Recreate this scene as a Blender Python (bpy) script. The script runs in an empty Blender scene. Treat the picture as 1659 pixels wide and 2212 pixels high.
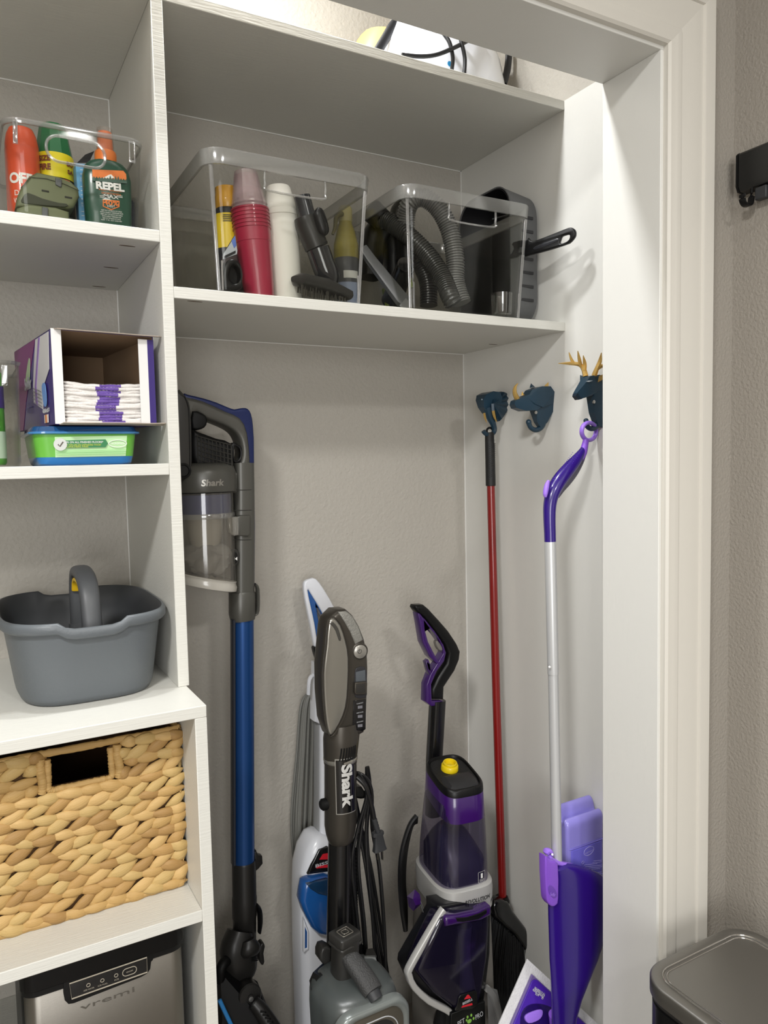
import bpy, bmesh, math, random
from mathutils import Vector as V, Matrix, Euler
random.seed(7)
SC = bpy.context.scene
COL = SC.collection
PI = math.pi

# ---------------------------------------------------------------- camera, light, exposure
ZC = 1.45                       # eye height
FPX, YAW, PITCH, ROLL, CX, CY = 1627.22, -0.5085, -0.0706, -0.0208, -0.3186, -1.2644
def cam_axes():
    cy, sy = math.cos(YAW), math.sin(YAW)
    f0, r0, u0 = V((-sy, cy, 0)), V((cy, sy, 0)), V((0, 0, 1))
    f = math.cos(PITCH) * f0 + math.sin(PITCH) * u0
    up = -math.sin(PITCH) * f0 + math.cos(PITCH) * u0
    return math.cos(ROLL) * r0 + math.sin(ROLL) * up, -math.sin(ROLL) * r0 + math.cos(ROLL) * up, f
CR, CU, CF = cam_axes()
cd = bpy.data.cameras.new('camera'); cam = bpy.data.objects.new('camera', cd); COL.objects.link(cam)
cd.sensor_fit = 'VERTICAL'; cd.sensor_height = 34.0; cd.lens = 34.0 * FPX / 2212.0; cd.clip_start = 0.02
mw = Matrix.Identity(4)
for i in range(3):
    mw[i][0], mw[i][1], mw[i][2] = CR[i], CU[i], -CF[i]
mw.translation = V((CX, CY, ZC)); cam.matrix_world = mw
SC.camera = cam

w = bpy.data.worlds.new('world'); SC.world = w; w.use_nodes = True
w.node_tree.nodes['Background'].inputs[0].default_value = (1.0, 0.97, 0.93, 1)
w.node_tree.nodes['Background'].inputs[1].default_value = 0.10

def area(name, loc, size, power, color=(1, .96, .9), shape='DISK', rot=(0, 0, 0), sy=None):
    l = bpy.data.lights.new(name, 'AREA'); l.energy = power; l.color = color; l.shape = shape; l.size = size
    if sy: l.size_y = sy
    o = bpy.data.objects.new(name, l); o.location = loc; o.rotation_euler = rot; COL.objects.link(o); return o
area('closet_ceiling_lamp', (0.22, -0.03, 2.70), 0.10, 9.0, (.985, .995, 1))
area('closet_ceiling_lamp', (-0.32, -0.03, 2.70), 0.10, 9.0, (.985, .995, 1))
area('room_ceiling_lamp', (-1.05, -1.50, 2.70), 0.35, 48.0, (1, .992, .972))
area('room_ceiling_lamp', (0.25, -2.7, 2.70), 0.35, 32.0, (1, .992, .972))
area('room_window_light', (-1.3, -3.85, 1.5), 1.4, 62.0, (.985, .99, .99), 'RECTANGLE', (PI / 2, 0, 0), 1.6)
SC.view_settings.view_transform = 'Standard'; SC.view_settings.look = 'None'
SC.view_settings.gamma = 1; SC.view_settings.use_curve_mapping = False
SC.view_settings.exposure = 0.1
SC.cycles.transparent_max_bounces = 24

# ---------------------------------------------------------------- helpers
def lin(c):
    if isinstance(c, str): c = [int(c[i:i + 2], 16) for i in (0, 2, 4)]
    return tuple(((x / 255) / 12.92 if x / 255 <= .04045 else ((x / 255 + .055) / 1.055) ** 2.4) for x in c)
MATS = {}
def mat(name, c='808080', rough=.45, metal=0, bump=0, bscale=120, var=0, vscale=8, coat=0, spec=.5, stretch=(1, 1, 1), c2=None):
    if name in MATS: return MATS[name]
    m = bpy.data.materials.new(name); m.use_nodes = True; nt = m.node_tree; b = nt.nodes['Principled BSDF']
    col = lin(c)
    b.inputs['Base Color'].default_value = (*col, 1); b.inputs['Roughness'].default_value = rough
    b.inputs['Metallic'].default_value = metal; b.inputs['Specular IOR Level'].default_value = spec
    if coat: b.inputs['Coat Weight'].default_value = coat; b.inputs['Coat Roughness'].default_value = .08
    tc = nt.nodes.new('ShaderNodeTexCoord'); mp = nt.nodes.new('ShaderNodeMapping'); mp.inputs['Scale'].default_value = stretch
    nt.links.new(tc.outputs['Object'], mp.inputs[0])
    if var:
        n = nt.nodes.new('ShaderNodeTexNoise'); n.inputs['Scale'].default_value = vscale; n.inputs['Detail'].default_value = 4
        r = nt.nodes.new('ShaderNodeMix'); r.data_type = 'RGBA'
        d = lin(c2) if c2 else tuple(x * (1 - var) for x in col)
        r.inputs[6].default_value = (*d, 1); r.inputs[7].default_value = (*[min(1, x * (1 + var * .4)) for x in col], 1)
        nt.links.new(mp.outputs[0], n.inputs['Vector']); nt.links.new(n.outputs[0], r.inputs[0]); nt.links.new(r.outputs[2], b.inputs['Base Color'])
    if bump:
        n = nt.nodes.new('ShaderNodeTexNoise'); n.inputs['Scale'].default_value = bscale; n.inputs['Detail'].default_value = 3
        bp = nt.nodes.new('ShaderNodeBump'); bp.inputs['Strength'].default_value = bump; bp.inputs['Distance'].default_value = .002
        nt.links.new(mp.outputs[0], n.inputs['Vector']); nt.links.new(n.outputs[0], bp.inputs['Height']); nt.links.new(bp.outputs[0], b.inputs['Normal'])
    MATS[name] = m; return m
def clear(name, tint='F2F4F5', gloss=.06, rough=.06, ior=1.45, haze=0, hazec='C8C8C8'):
    """thin clear plastic: tinted transparency under a fresnel gloss, with a little diffuse haze"""
    if name in MATS: return MATS[name]
    m = bpy.data.materials.new(name); m.use_nodes = True; nt = m.node_tree; nt.nodes.clear()
    out = nt.nodes.new('ShaderNodeOutputMaterial'); tr = nt.nodes.new('ShaderNodeBsdfTransparent'); gl = nt.nodes.new('ShaderNodeBsdfGlossy')
    tr.inputs[0].default_value = (*lin(tint), 1); gl.inputs['Roughness'].default_value = rough
    fr = nt.nodes.new('ShaderNodeLayerWeight'); fr.inputs[0].default_value = .5
    pw = nt.nodes.new('ShaderNodeMath'); pw.operation = 'POWER'; pw.inputs[1].default_value = 4.5
    ad = nt.nodes.new('ShaderNodeMath'); ad.operation = 'MULTIPLY_ADD'; ad.use_clamp = True; ad.inputs[1].default_value = .55; ad.inputs[2].default_value = gloss
    nt.links.new(fr.outputs['Facing'], pw.inputs[0]); nt.links.new(pw.outputs[0], ad.inputs[0])
    mx = nt.nodes.new('ShaderNodeMixShader'); nt.links.new(ad.outputs[0], mx.inputs[0])
    base = tr.outputs[0]
    if haze:
        df = nt.nodes.new('ShaderNodeBsdfDiffuse'); df.inputs[0].default_value = (*lin(hazec), 1)
        m2 = nt.nodes.new('ShaderNodeMixShader'); m2.inputs[0].default_value = haze
        nt.links.new(tr.outputs[0], m2.inputs[1]); nt.links.new(df.outputs[0], m2.inputs[2]); base = m2.outputs[0]
    nt.links.new(base, mx.inputs[1]); nt.links.new(gl.outputs[0], mx.inputs[2]); nt.links.new(mx.outputs[0], out.inputs[0])
    MATS[name] = m; return m

def ray(u, v): return CF + CR * ((u - 829.5) / FPX) - CU * ((v - 1106) / FPX)
C0 = V((CX, CY, ZC))
def at(u, v, Y=None, X=None, Z=None):
    """world point on the plane y=Y, x=X or z=Z that the photograph shows at pixel (u, v)"""
    q = ray(u, v)
    k = (Y - CY) / q[1] if Y is not None else (X - CX) / q[0] if X is not None else (Z - ZC) / q[2]
    return C0 + q * k

def wl(o):
    p = V((0, 0, 0))
    while o: p = p + o.location; o = o.parent
    return p
def thing(name, label, cat, loc=(0, 0, 0), group=None):
    o = bpy.data.objects.new(name, None); COL.objects.link(o); o.location = loc; o.empty_display_size = .02
    o['label'] = label; o['category'] = cat
    if group: o['group'] = group
    return o
def finish(me, ang=38):
    me.shade_smooth(); me.set_sharp_from_angle(angle=math.radians(ang))
def add(name, g, m, parent=None, M=None, bevel=0, seg=2, ang=38, sub=0, label=None):
    if isinstance(g, bmesh.types.BMesh):
        me = bpy.data.meshes.new(name); bmesh.ops.recalc_face_normals(g, faces=g.faces); g.to_mesh(me); g.free()
    else: me = g
    if M is not None: me.transform(M)
    if parent: me.transform(Matrix.Translation(-wl(parent)))
    if m: me.materials.clear(); me.materials.append(m)
    finish(me, ang)
    o = bpy.data.objects.new(name, me); COL.objects.link(o)
    if parent: o.parent = parent
    if sub:
        s = o.modifiers.new('sub', 'SUBSURF'); s.levels = sub; s.render_levels = sub
    if bevel:
        b = o.modifiers.new('bevel', 'BEVEL'); b.width = bevel; b.segments = seg; b.limit_method = 'ANGLE'; b.angle_limit = math.radians(40)
    if label: o['label'] = label
    return o
def struct(name, g, m, **k):
    o = add(name, g, m, **k); o['kind'] = 'structure'; return o
def tag(o, label, cat, group=None):
    o['label'] = label; o['category'] = cat
    if group: o['group'] = group
    return o
def clone(o, off, label=None, parent=None, rot=None):
    c = o.copy(); COL.objects.link(c)
    if parent: c.parent = parent
    else:
        c.location = o.location + V(off)
        if rot: c.rotation_euler = rot
    if label: c['label'] = label
    for ch in o.children: clone(ch, (0, 0, 0), parent=c)
    return c

def BM(): return bmesh.new()
def box(x0, x1, y0, y1, z0, z1, bm=None, M=None):
    bm = bm or BM()
    vs = [bm.verts.new(V((x, y, z)) if M is None else M @ V((x, y, z))) for x in (x0, x1) for y in (y0, y1) for z in (z0, z1)]
    for f in ((0, 1, 3, 2), (4, 6, 7, 5), (0, 4, 5, 1), (2, 3, 7, 6), (0, 2, 6, 4), (1, 5, 7, 3)): bm.faces.new([vs[i] for i in f])
    return bm
def se(n, a, b, p=2.0, ph=0):
    out = []
    for i in range(n):
        t = 2 * PI * i / n + ph; c, s = math.cos(t), math.sin(t)
        out.append((a * math.copysign(abs(c) ** (2 / p), c), b * math.copysign(abs(s) ** (2 / p), s)))
    return out
def rrect(a, b, r, k=5):
    """rounded rectangle outline, half sizes a, b"""
    o = []
    for cx, cy, t0 in ((a - r, b - r, 0), (-a + r, b - r, 90), (-a + r, -b + r, 180), (a - r, -b + r, 270)):
        for i in range(k + 1):
            t = math.radians(t0 + 90 * i / k); o.append((cx + r * math.cos(t), cy + r * math.sin(t)))
    return o
def loft(rings, cap=True, closed=False, bm=None, caps=(True, True)):
    bm = bm or BM(); R = [[bm.verts.new(V(p)) for p in r] for r in rings]; n = len(R[0])
    L = len(R)
    for i in range(L if closed else L - 1):
        a, b = R[i], R[(i + 1) % L]
        for j in range(n): bm.faces.new((a[j], a[(j + 1) % n], b[(j + 1) % n], b[j]))
    if cap and not closed:
        if caps[0]: bm.faces.new(list(reversed(R[0])))
        if caps[1]: bm.faces.new(R[-1])
    return bm
def zloft(secs, n=32, bm=None, caps=(True, True)):
    """secs: (cx, cy, z, rx, ry, p)"""
    return loft([[(cx + x, cy + y, z) for x, y in se(n, rx, ry, p)] for cx, cy, z, rx, ry, p in secs], bm=bm, caps=caps)
def lathe(prof, n=28, M=None, bm=None, caps=(True, True)):
    rings = []
    for r, z in prof: rings.append([(M @ V((r * math.cos(2 * PI * i / n), r * math.sin(2 * PI * i / n), z))) if M else V((r * math.cos(2 * PI * i / n), r * math.sin(2 * PI * i / n), z)) for i in range(n)])
    return loft(rings, bm=bm, caps=caps)
def smooth(pts, k=6, closed=False):
    pts = [tuple(p) for p in pts]; n = len(pts); out = []
    rng = range(n) if closed else range(n - 1)
    for i in rng:
        g = lambda j: pts[j % n] if closed else pts[max(0, min(n - 1, j))]
        p0, p1, p2, p3 = g(i - 1), g(i), g(i + 1), g(i + 2)
        for s in range(k):
            t = s / k
            out.append(tuple(.5 * (2 * b + (c - a) * t + (2 * a - 5 * b + 4 * c - d) * t * t + (3 * b - a - 3 * c + d) * t ** 3) for a, b, c, d in zip(p0, p1, p2, p3)))
    if not closed: out.append(pts[-1])
    return out
def sweep(pts, rad, n=14, up=(0, 1, 0), p=2.0, closed=False, bm=None, cap=True, k=0):
    """tube along pts; rad float or list of float/(side, normal); the section's normal stays near 'up'"""
    pts = [V(q) for q in pts]
    if not isinstance(rad, list): rad = [rad] * len(pts)
    rad = [(r, r) if not isinstance(r, tuple) else r for r in rad]
    if k:
        ext = smooth([(*q, *r) for q, r in zip(pts, rad)], k, closed); pts = [V(e[:3]) for e in ext]; rad = [e[3:] for e in ext]
    L = len(pts); rings = []; u = V(up) if up else None; prev = None
    for i in range(L):
        a = pts[(i - 1) % L] if (closed or i > 0) else pts[0]; b = pts[(i + 1) % L] if (closed or i < L - 1) else pts[-1]
        t = (b - a).normalized()
        if u is not None:
            s = t.cross(u)
            if s.length < .05: s = prev if prev else t.orthogonal()
        else:
            s = t.orthogonal() if prev is None else prev - t * prev.dot(t)
        s.normalize(); prev = s.copy(); nn = s.cross(t).normalized()
        rings.append([pts[i] + s * x + nn * y for x, y in se(n, rad[i][0], rad[i][1], p)])
    return loft(rings, closed=closed, bm=bm, cap=cap)
def hull(pts, bm=None):
    bm = bm or BM(); vs = [bm.verts.new(V(p)) for p in pts]
    r = bmesh.ops.convex_hull(bm, input=vs)
    bmesh.ops.delete(bm, geom=[e for e in r['geom_unused'] if isinstance(e, bmesh.types.BMVert)] , context='VERTS')
    return bm
def frame(o, X=(1, 0, 0), Y=(0, 0, 1)):
    X = V(X).normalized(); Z = X.cross(V(Y)).normalized(); Y = Z.cross(X)
    m = Matrix.Identity(4)
    for i in range(3): m[i][0], m[i][1], m[i][2], m[i][3] = X[i], Y[i], Z[i], o[i]
    return m
def baked(cu):
    o = bpy.data.objects.new('t', cu); COL.objects.link(o)
    dg = bpy.context.evaluated_depsgraph_get(); dg.update()
    me = bpy.data.meshes.new_from_object(o.evaluated_get(dg)); bpy.data.objects.remove(o); bpy.data.curves.remove(cu)
    return me
def plate(outer, holes=(), th=.01, bev=0, M=None):
    """flat plate with holes in the xy plane, thickness th centred on z=0"""
    cu = bpy.data.curves.new('c', 'CURVE'); cu.dimensions = '2D'; cu.fill_mode = 'BOTH'
    cu.extrude = max(th / 2 - bev, 0); cu.bevel_depth = bev; cu.bevel_resolution = 2; cu.offset = -bev
    for ps in [outer] + list(holes):
        s = cu.splines.new('POLY'); s.points.add(len(ps) - 1); s.use_cyclic_u = True
        for q, p in zip(s.points, ps): q.co = (p[0], p[1], 0, 1)
    me = baked(cu)
    bm = BM(); bm.from_mesh(me); bmesh.ops.remove_doubles(bm, verts=bm.verts, dist=1e-6); bm.to_mesh(me); bm.free()
    if M is not None: me.transform(M)
    return me
def xz(px, Y, sm=0, holes=(), th=.02, bev=.003, back=0):
    """plate traced at pixels px, its front face standing in the plane y=Y, going back by th"""
    f = lambda q: [(p.x, p.z) for p in (at(u, v, Y) for u, v in q)]
    g = lambda q: (smooth(f(q), sm, True) if sm else f(q))
    return plate(g(px), [g(h) for h in holes], th, bev, frame((0, Y + th / 2, 0)))
FONTC = {}
def strips(me, ax, step):
    """cut a flat mesh into narrow strips so that it can be wrapped round a curve"""
    bm = bmesh.new(); bm.from_mesh(me); cs = [v.co[ax] for v in bm.verts]; x = min(cs) + step; n = [0, 0, 0]; n[ax] = 1
    while x < max(cs):
        c = [0, 0, 0]; c[ax] = x; bmesh.ops.bisect_plane(bm, geom=bm.verts[:] + bm.edges[:] + bm.faces[:], plane_co=c, plane_no=n); x += step
    bm.to_mesh(me); bm.free()
def text(body, wid, hgt, M, m, parent, bold=0.0, shear=0, name='lettering', wrapR=None, th=.0004):
    key = (body, bold, shear)
    if key not in FONTC:
        cu = bpy.data.curves.new('t', 'FONT'); cu.body = body; cu.align_x = 'CENTER'; cu.offset = bold; cu.shear = shear; cu.resolution_u = 3
        FONTC[key] = baked(cu)
    me = FONTC[key].copy()
    xs = [v.co.x for v in me.vertices]; ys = [v.co.y for v in me.vertices]
    cx, cy = (min(xs) + max(xs)) / 2, (min(ys) + max(ys)) / 2
    sx = wid / (max(xs) - min(xs)); sy = hgt / (max(ys) - min(ys)) if hgt else sx
    for v in me.vertices: v.co = V(((v.co.x - cx) * sx, (v.co.y - cy) * sy, th))
    if wrapR:
        strips(me, 0, .004)
        for v in me.vertices:
            a = v.co.x / wrapR; v.co = V(((wrapR + th) * math.sin(a), v.co.y, (wrapR + th) * math.cos(a) - wrapR))
    return add(name, me, m, parent, M=M)
def patch(R, a0, a1, z0, z1, n=16, cx=0, cy=0, m=1, th=.0006):
    """piece of a vertical cylinder's skin, thickness th; angle 0 looks to -y"""
    bm = BM(); rows = []
    for k in range(m + 1):
        z = z0 + (z1 - z0) * k / m
        rows.append([[bm.verts.new((cx + rr * math.sin(a0 + (a1 - a0) * i / n), cy - rr * math.cos(a0 + (a1 - a0) * i / n), z)) for i in range(n + 1)] for rr in (R, R + th)])
    for k in range(m):
        for i in range(n):
            for s in (0, 1): bm.faces.new((rows[k][s][i], rows[k][s][i + 1], rows[k + 1][s][i + 1], rows[k + 1][s][i]))
    for k in (0, m):
        for i in range(n): bm.faces.new((rows[k][0][i], rows[k][0][i + 1], rows[k][1][i + 1], rows[k][1][i]))
    for i in (0, n):
        for k in range(m): bm.faces.new((rows[k][0][i], rows[k + 1][0][i], rows[k + 1][1][i], rows[k][1][i]))
    return bm
def cyl(p0, p1, r, n=20, r1=None, bm=None): return sweep([p0, p1], [r, r if r1 is None else r1], n=n, up=None, bm=bm)

# ---------------------------------------------------------------- materials
white = mat('white_paint', 'DCDBD6', .42, bump=.12, bscale=60, stretch=(3, 3, 1))
wwood = mat('white_painted_wood', 'D2D1CA', .45, bump=.25, bscale=45, stretch=(.6, 9, 9))
trimw = mat('trim_paint', 'CFCBC2', .35)
wallp = mat('greige_wall_paint', 'AFAAA1', .6, bump=1, bscale=120)
wallr = mat('greige_shaded_paint', '99938A', .5, bump=.9, bscale=170)  # closet greige made darker, putting the room wall's shade into the colour
ceilp = mat('ceiling_paint', 'E4E1DA', .8)
floorm = mat('floor_plank', '827B72', .5, var=.3, vscale=5, stretch=(1, 8, 1))
black = mat('black_plastic', '0C0C0D', .36, spec=.3)
blackm = mat('black_matte', '0B0B0B', .55, spec=.25)
dgrey = mat('dark_grey_plastic', '2B2A28', .35, spec=.35)
charc = mat('charcoal_plastic', '303133', .45, spec=.35)
steel = mat('brushed_steel', '9A9791', .34, metal=1)
printw = mat('white_print', 'E9E9E6', .5)
printk = mat('black_print', '16151A', .5)
binclear = clear('clear_bin_plastic', 'F3F3F1', .014, .05)
rimclear = clear('clear_rim_plastic', 'DCDCDA', .12, .12, haze=.16, hazec='C8C8C4')
edgeclear = clear('clear_edge_plastic', 'E6E6E4', .18, .1, haze=.12, hazec='D8D8D8')
# ---------------------------------------------------------------- setting
D, W, T = .3857, .85, .019
zT, zM, zA, zB, zK, zS = .7578 + ZC, .2895 + ZC, .377 + ZC, -.0003 + ZC, -.3785 + ZC, -.7065 + ZC
E_ = .1175; J, J0, J1, H, K = .7578, .2012, .336, .6862 + ZC, .8712
CEIL, XL, XR = 2.74, -1.25, .9525
struct('floor', box(-2.6, 1.1, -4.0, .5, -.05, 0), floorm)
struct('ceiling', box(-2.6, 1.1, -4.0, .5, CEIL, CEIL + .05), ceilp)
struct('wall_back', box(XL - .1, W + .11, D, D + .1, 0, CEIL), wallp)
struct('wall_right', box(W + .012, W + .1, -J1 + .02, D, 0, CEIL), wallp)
struct('wall_left', box(XL - .1, XL, -J1, D, 0, CEIL), wallp)
bm = box(J + .012, XR + .1, -J1, -J1 + .09, 0, CEIL)
box(-2.6, J + .012, -J1, -J0 - .001, H + .012, CEIL, bm=bm); box(-2.6, XL + .05, -J1, -J0 - .001, 0, H + .012, bm=bm)
struct('wall_front', bm, wallr)
struct('wall_room_right', box(XR, XR + .1, -4.0, -J1, 0, CEIL), wallr)
struct('wall_room_left', box(-2.6, -2.5, -4.0, -J1, 0, CEIL), wallr)
struct('wall_room_rear', box(-2.5, XR, -4.0, -3.9, 0, CEIL), wallr)
struct('trim_1', box(J, J + .0125, -J1, -J0, 0, H), white, bevel=.001)          # jamb lining
struct('trim_2', box(XL, J + .0125, -J1, -J0, H, H + .0125), white, bevel=.001)  # head lining
PROF = [(0, 0), (0, .010), (.004, .014), (.016, .0155), (.020, .0165), (.026, .0165), (.0275, .0135), (.030, .0125), (.034, .0135), (.055, .0165), (.072, .0185), (.078, .0185), (.0795, .0225), (.083, .0235), (.1045, .0235), (.107, .021), (.107, 0)]
RV = .006
up_ = [[(J + RV + a, -J1 - d, z(a)) for a, d in PROF] for z in (lambda a: 0, lambda a: H + RV + a)]
struct('trim_3', loft(up_), trimw, ang=25)
hd_ = [[(x(a), -J1 - d, H + RV + a) for a, d in PROF] for x in (lambda a: J + RV + a, lambda a: -2.0)]
struct('trim_4', loft(hd_), trimw, ang=25)

su = thing('shelving_unit', 'built-in white painted shelving with a vertical divider across the closet back wall', 'shelves', (0, D, 0))
add('divider_panel', box(-T, 0, 0, D, zK, zT), wwood, su, bevel=.0012)
add('shelf', box(0, W, 0, D, zT - T, zT), wwood, su, bevel=.0012)
add('shelf', box(XL, -T, 0, D, zT - T, zT), wwood, su, bevel=.0012)
add('shelf', box(0, W, 0, D, zM - T, zM), wwood, su, bevel=.0012)
add('shelf', box(XL, -T, 0, D, zA - T, zA), wwood, su, bevel=.0012)
add('shelf', box(XL, -T, 0, D, zB - T, zB), wwood, su, bevel=.0012)
struct('trim_5', box(W, W + .012, -J0 + .01, D, 0, zT), white)   # painted panel on the right closet wall
add('side_panel', box(-.62, -.62 + T, 0, D, zK, zT - T), wwood, su, bevel=.0012)
hole_m = mat('pocket_hole_shadow', '6B5E50', .8)
for (u, v, z) in ((275, 531, zA), (240, 578, zA), (214, 619, zA), (421, 651, zM), (1065, 744, zM)):
    p = at(u, v, Z=z - T)
    add('pocket_hole', zloft([(p.x, p.y, z - T - .0004, .013, .0028, 2), (p.x, p.y, z - T + .001, .013, .0028, 2)], 16), hole_m, su)
# thin caulk lines where shelves, panel and wall meet
for k_, b_ in enumerate(((W - .0022, W, D - .0022, D, 0, zM - T), (W - .002, W, D - .002, D, zM, zT - T), (0, W, D - .002, D, zT - T - .0022, zT - T), (0, W, D - .0016, D, zM - T - .0016, zM - T),
                         (-T - .0022, -T, D - .0022, D, zA, zT - T), (-T - .0018, -T, D - .0018, D, zB, zA - T), (-T - .0018, -T, D - .0018, D, zK, zB - T), (XL, -T, D - .002, D, zT - T - .0022, zT - T))):
    struct(f'trim_{6 + k_}', box(*b_), MATS['white_paint'])
bc = thing('base_cabinet', 'deeper white base cabinet with a countertop under the left shelves', 'cabinet', (0, D, 0))
add('countertop', box(XL, -.0045, -E_, D, zK - T, zK), wwood, bc, bevel=.0012)
add('side_panel', box(-.0045 - T, -.0045, -E_, D, 0, zK - T), wwood, bc, bevel=.0012)
add('side_panel', box(-.62, -.62 + T, -E_, D, 0, zK - T), wwood, bc, bevel=.0012)
add('shelf', box(-.62 + T, -.0045 - T, -E_, D, zS - T, zS), wwood, bc, bevel=.0012)
add('shelf', box(-.62 + T, -.0045 - T, -E_, D, .36, .36 + T), wwood, bc, bevel=.0012)
# ---------------------------------------------------------------- right-hand middle shelf
def boolean(me, cut):
    o = bpy.data.objects.new('a', me); COL.objects.link(o)
    cm = bpy.data.meshes.new('b'); bmesh.ops.recalc_face_normals(cut, faces=cut.faces); cut.to_mesh(cm); cut.free(); c = bpy.data.objects.new('b', cm); COL.objects.link(c)
    md = o.modifiers.new('x', 'BOOLEAN'); md.object = c; md.operation = 'DIFFERENCE'; md.solver = 'EXACT'
    dg = bpy.context.evaluated_depsgraph_get(); dg.update()
    r = bpy.data.meshes.new_from_object(o.evaluated_get(dg)); bpy.data.objects.remove(o); bpy.data.objects.remove(c); return r
def bm_mesh(bm, n='m'):
    bmesh.ops.recalc_face_normals(bm, faces=bm.faces); me = bpy.data.meshes.new(n); bm.to_mesh(me); bm.free(); return me
def shell(levels, th, k=5):
    """open-topped tub of rounded-rectangle levels (cx, cy, z, a, b, r), wall thickness th"""
    out = [[(cx + x, cy + y, z) for x, y in rrect(a, b, r, k)] for cx, cy, z, a, b, r in levels]
    inn = [[(cx + x, cy + y, z + (th if i == 0 else 0)) for x, y in rrect(a - th, b - th, max(r - th, .002), k)] for i, (cx, cy, z, a, b, r) in enumerate(levels)]
    return loft(out + inn[::-1])
def ringband(levels, th, k=6):
    out = [[(cx + x, cy + y, z) for x, y in rrect(a, b, r, k)] for cx, cy, z, a, b, r in levels]
    inn = [[(cx + x, cy + y, z) for x, y in rrect(a - th, b - th, max(r - th, .002), k)] for cx, cy, z, a, b, r in levels]
    return loft(out + inn[::-1], closed=True)
bx, bz0, bz1 = .2115, zM, zM + .2285
bin1 = thing('storage_bin', 'clear plastic bin left of its twin, holding the red and white cup stacks', 'bin', (bx, .14, zM), 'clear bins on the middle shelf')
body = bm_mesh(shell([(bx, .139, bz0 + .0005, .1365, .133, .02), (bx, .139, bz0 + .004, .139, .1355, .024), (bx, .139, bz1 - .024, .153, .152, .03)], .0022))
cutr = BM(); pts = rrect(.055, .0165, .008, 4)
loft([[(bx + .0045 + x, y, 1.9315 + z) for x, z in pts] for y in (-.06, .03)], bm=cutr)
body = boolean(body, cutr)
add('bin_body', body, binclear, bin1)
add('rim', ringband([(bx, .139, bz1 - .025, .1565, .1575, .032), (bx, .139, bz1 - .002, .159, .160, .034), (bx, .139, bz1, .1585, .1595, .034)], .0042), rimclear, bin1)
hw = [(bx + .0045 + x, 0, 1.9315 + z) for x, z in ((-.0565, .015), (-.0565, -.008), (-.048, -.018), (.048, -.018), (.0565, -.008), (.0565, .015))]
add('handle_lip', sweep([(x, -.0125 - (z - 1.9315) * .06, z) for x, y, z in hw], .0021, n=8, k=4), edgeclear, bin1)
for sx in (-1, 1):
    add('corner_rib', sweep([(bx + sx * .133, .0065, bz0 + .002), (bx + sx * .1445, -.0075, bz1 - .026)], [(.0035, .0015), (.0035, .0015)], n=8), edgeclear, bin1)
    add('corner_tab', box(bx + sx * .129 - .0015, bx + sx * .129 + .0015, -.0015, .0005, bz0 + .001, bz0 + .05), edgeclear, bin1)
bin2 = clone(bin1, (.3795, 0, 0), 'clear plastic bin right of its twin, holding black corrugated hoses')

def stack_cup(prof, c0, tilt, m, name, label, cat, group, n=36):
    o = thing(name, label, cat, c0, group); M = Matrix.Translation(V(c0)) @ tilt
    return o, M
tilt = Euler((0, math.radians(-5.0), 0)).to_matrix().to_4x4()
redm = mat('red_cup_plastic', 'A3203F', .38, coat=.3); pinkin = clear('clear_cup_plastic', 'F6EEF0', .10, .08, haze=.22, hazec='F2E2E6')
whitec = mat('white_foam', 'E9E7DF', .55)
cb = V((.1800, .085, zM + .003))
h0, r0, r1 = .134, .0268, .0335
cupprof = [(r0 - .002, 0), (r0, .002), (r1 * .96, h0 * .80), (r1 * .985, h0 * .80 + .001), (r1, h0 - .003), (r1 + .0018, h0 - .0025), (r1 + .0018, h0), (r1 - .001, h0), (r1 - .002, h0 - .003), (r0 - .002, .004)]
for i in range(6):
    M = Matrix.Translation(cb) @ tilt @ Matrix.Translation((0, 0, .0066 * i))
    o = thing('red_cup', ('lowest red plastic cup of the upright stack, its whole side showing', *[n + ' red plastic cup from the bottom of the upright stack, only its rim showing' for n in ('second', 'third', 'fourth', 'fifth')], 'topmost red plastic cup of the upright stack, right under the clear cups')[i], 'cup', tuple(M.translation), 'red cups nested in the left clear bin')
    add('cup_body', lathe(cupprof, 32, M), redm, o, ang=30)
top = h0 + .0066 * 5
clrprof = [(r1 - .001, 0), (r1, .001), (r1 - .002, .005), (.0215, .056), (.0205, .0595), (.018, .061), (.017, .0600), (.0205, .0550), (r1 - .004, .005), (r1 - .003, 0)]
for i in range(2):
    M = Matrix.Translation(cb) @ tilt @ Matrix.Translation((0, 0, top + .0006 + .0065 * i))
    o = thing('clear_cup', ('inner of two small clear ribbed cups upside down on the red cup stack', 'outer of two small clear ribbed cups upside down on the red cup stack')[i], 'cup', tuple(M.translation), 'clear cups over the red cup stack')
    add('cup_body', lathe(clrprof, 28, M), pinkin, o, ang=12)
M = Matrix.Translation(cb) @ tilt @ Matrix.Translation((0, 0, top + .001))
o = tag(add('red_cup', lathe([(r1 - .006, 0), (r1 - .007, .001), (.0215, .034), (.020, .036), (.0, .036)], 24, M), mat('pink_cup_plastic', 'B4506A', .4)), 'upside-down red cup showing pink through the clear cups above the stack', 'cup')
wb = V((.2400, .098, zM + .003)); wt = Euler((0, math.radians(-3.2), 0)).to_matrix().to_4x4()
o = thing('foam_cup', 'tall white foam cup standing upright beside the red cups, under a smaller one', 'cup', tuple(wb))
add('cup_body', lathe([(.026, 0), (.0275, .002), (.0335, .165), (.0348, .166), (.0348, .172), (.031, .172), (.025, .004)], 36, Matrix.Translation(wb) @ wt), whitec, o, ang=30)
o = thing('foam_cup', 'short white foam cup turned upside down on top of the tall white cup', 'cup', tuple(wb + V((-.010, 0, .175))))
add('cup_body', lathe([(.0335, 0), (.0335, .004), (.0315, .0055), (.0225, .046), (.0205, .049), (.0, .049)], 36, Matrix.Translation(wb) @ wt @ Matrix.Translation((0, 0, .1725))), whitec, o, ang=30)
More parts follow.
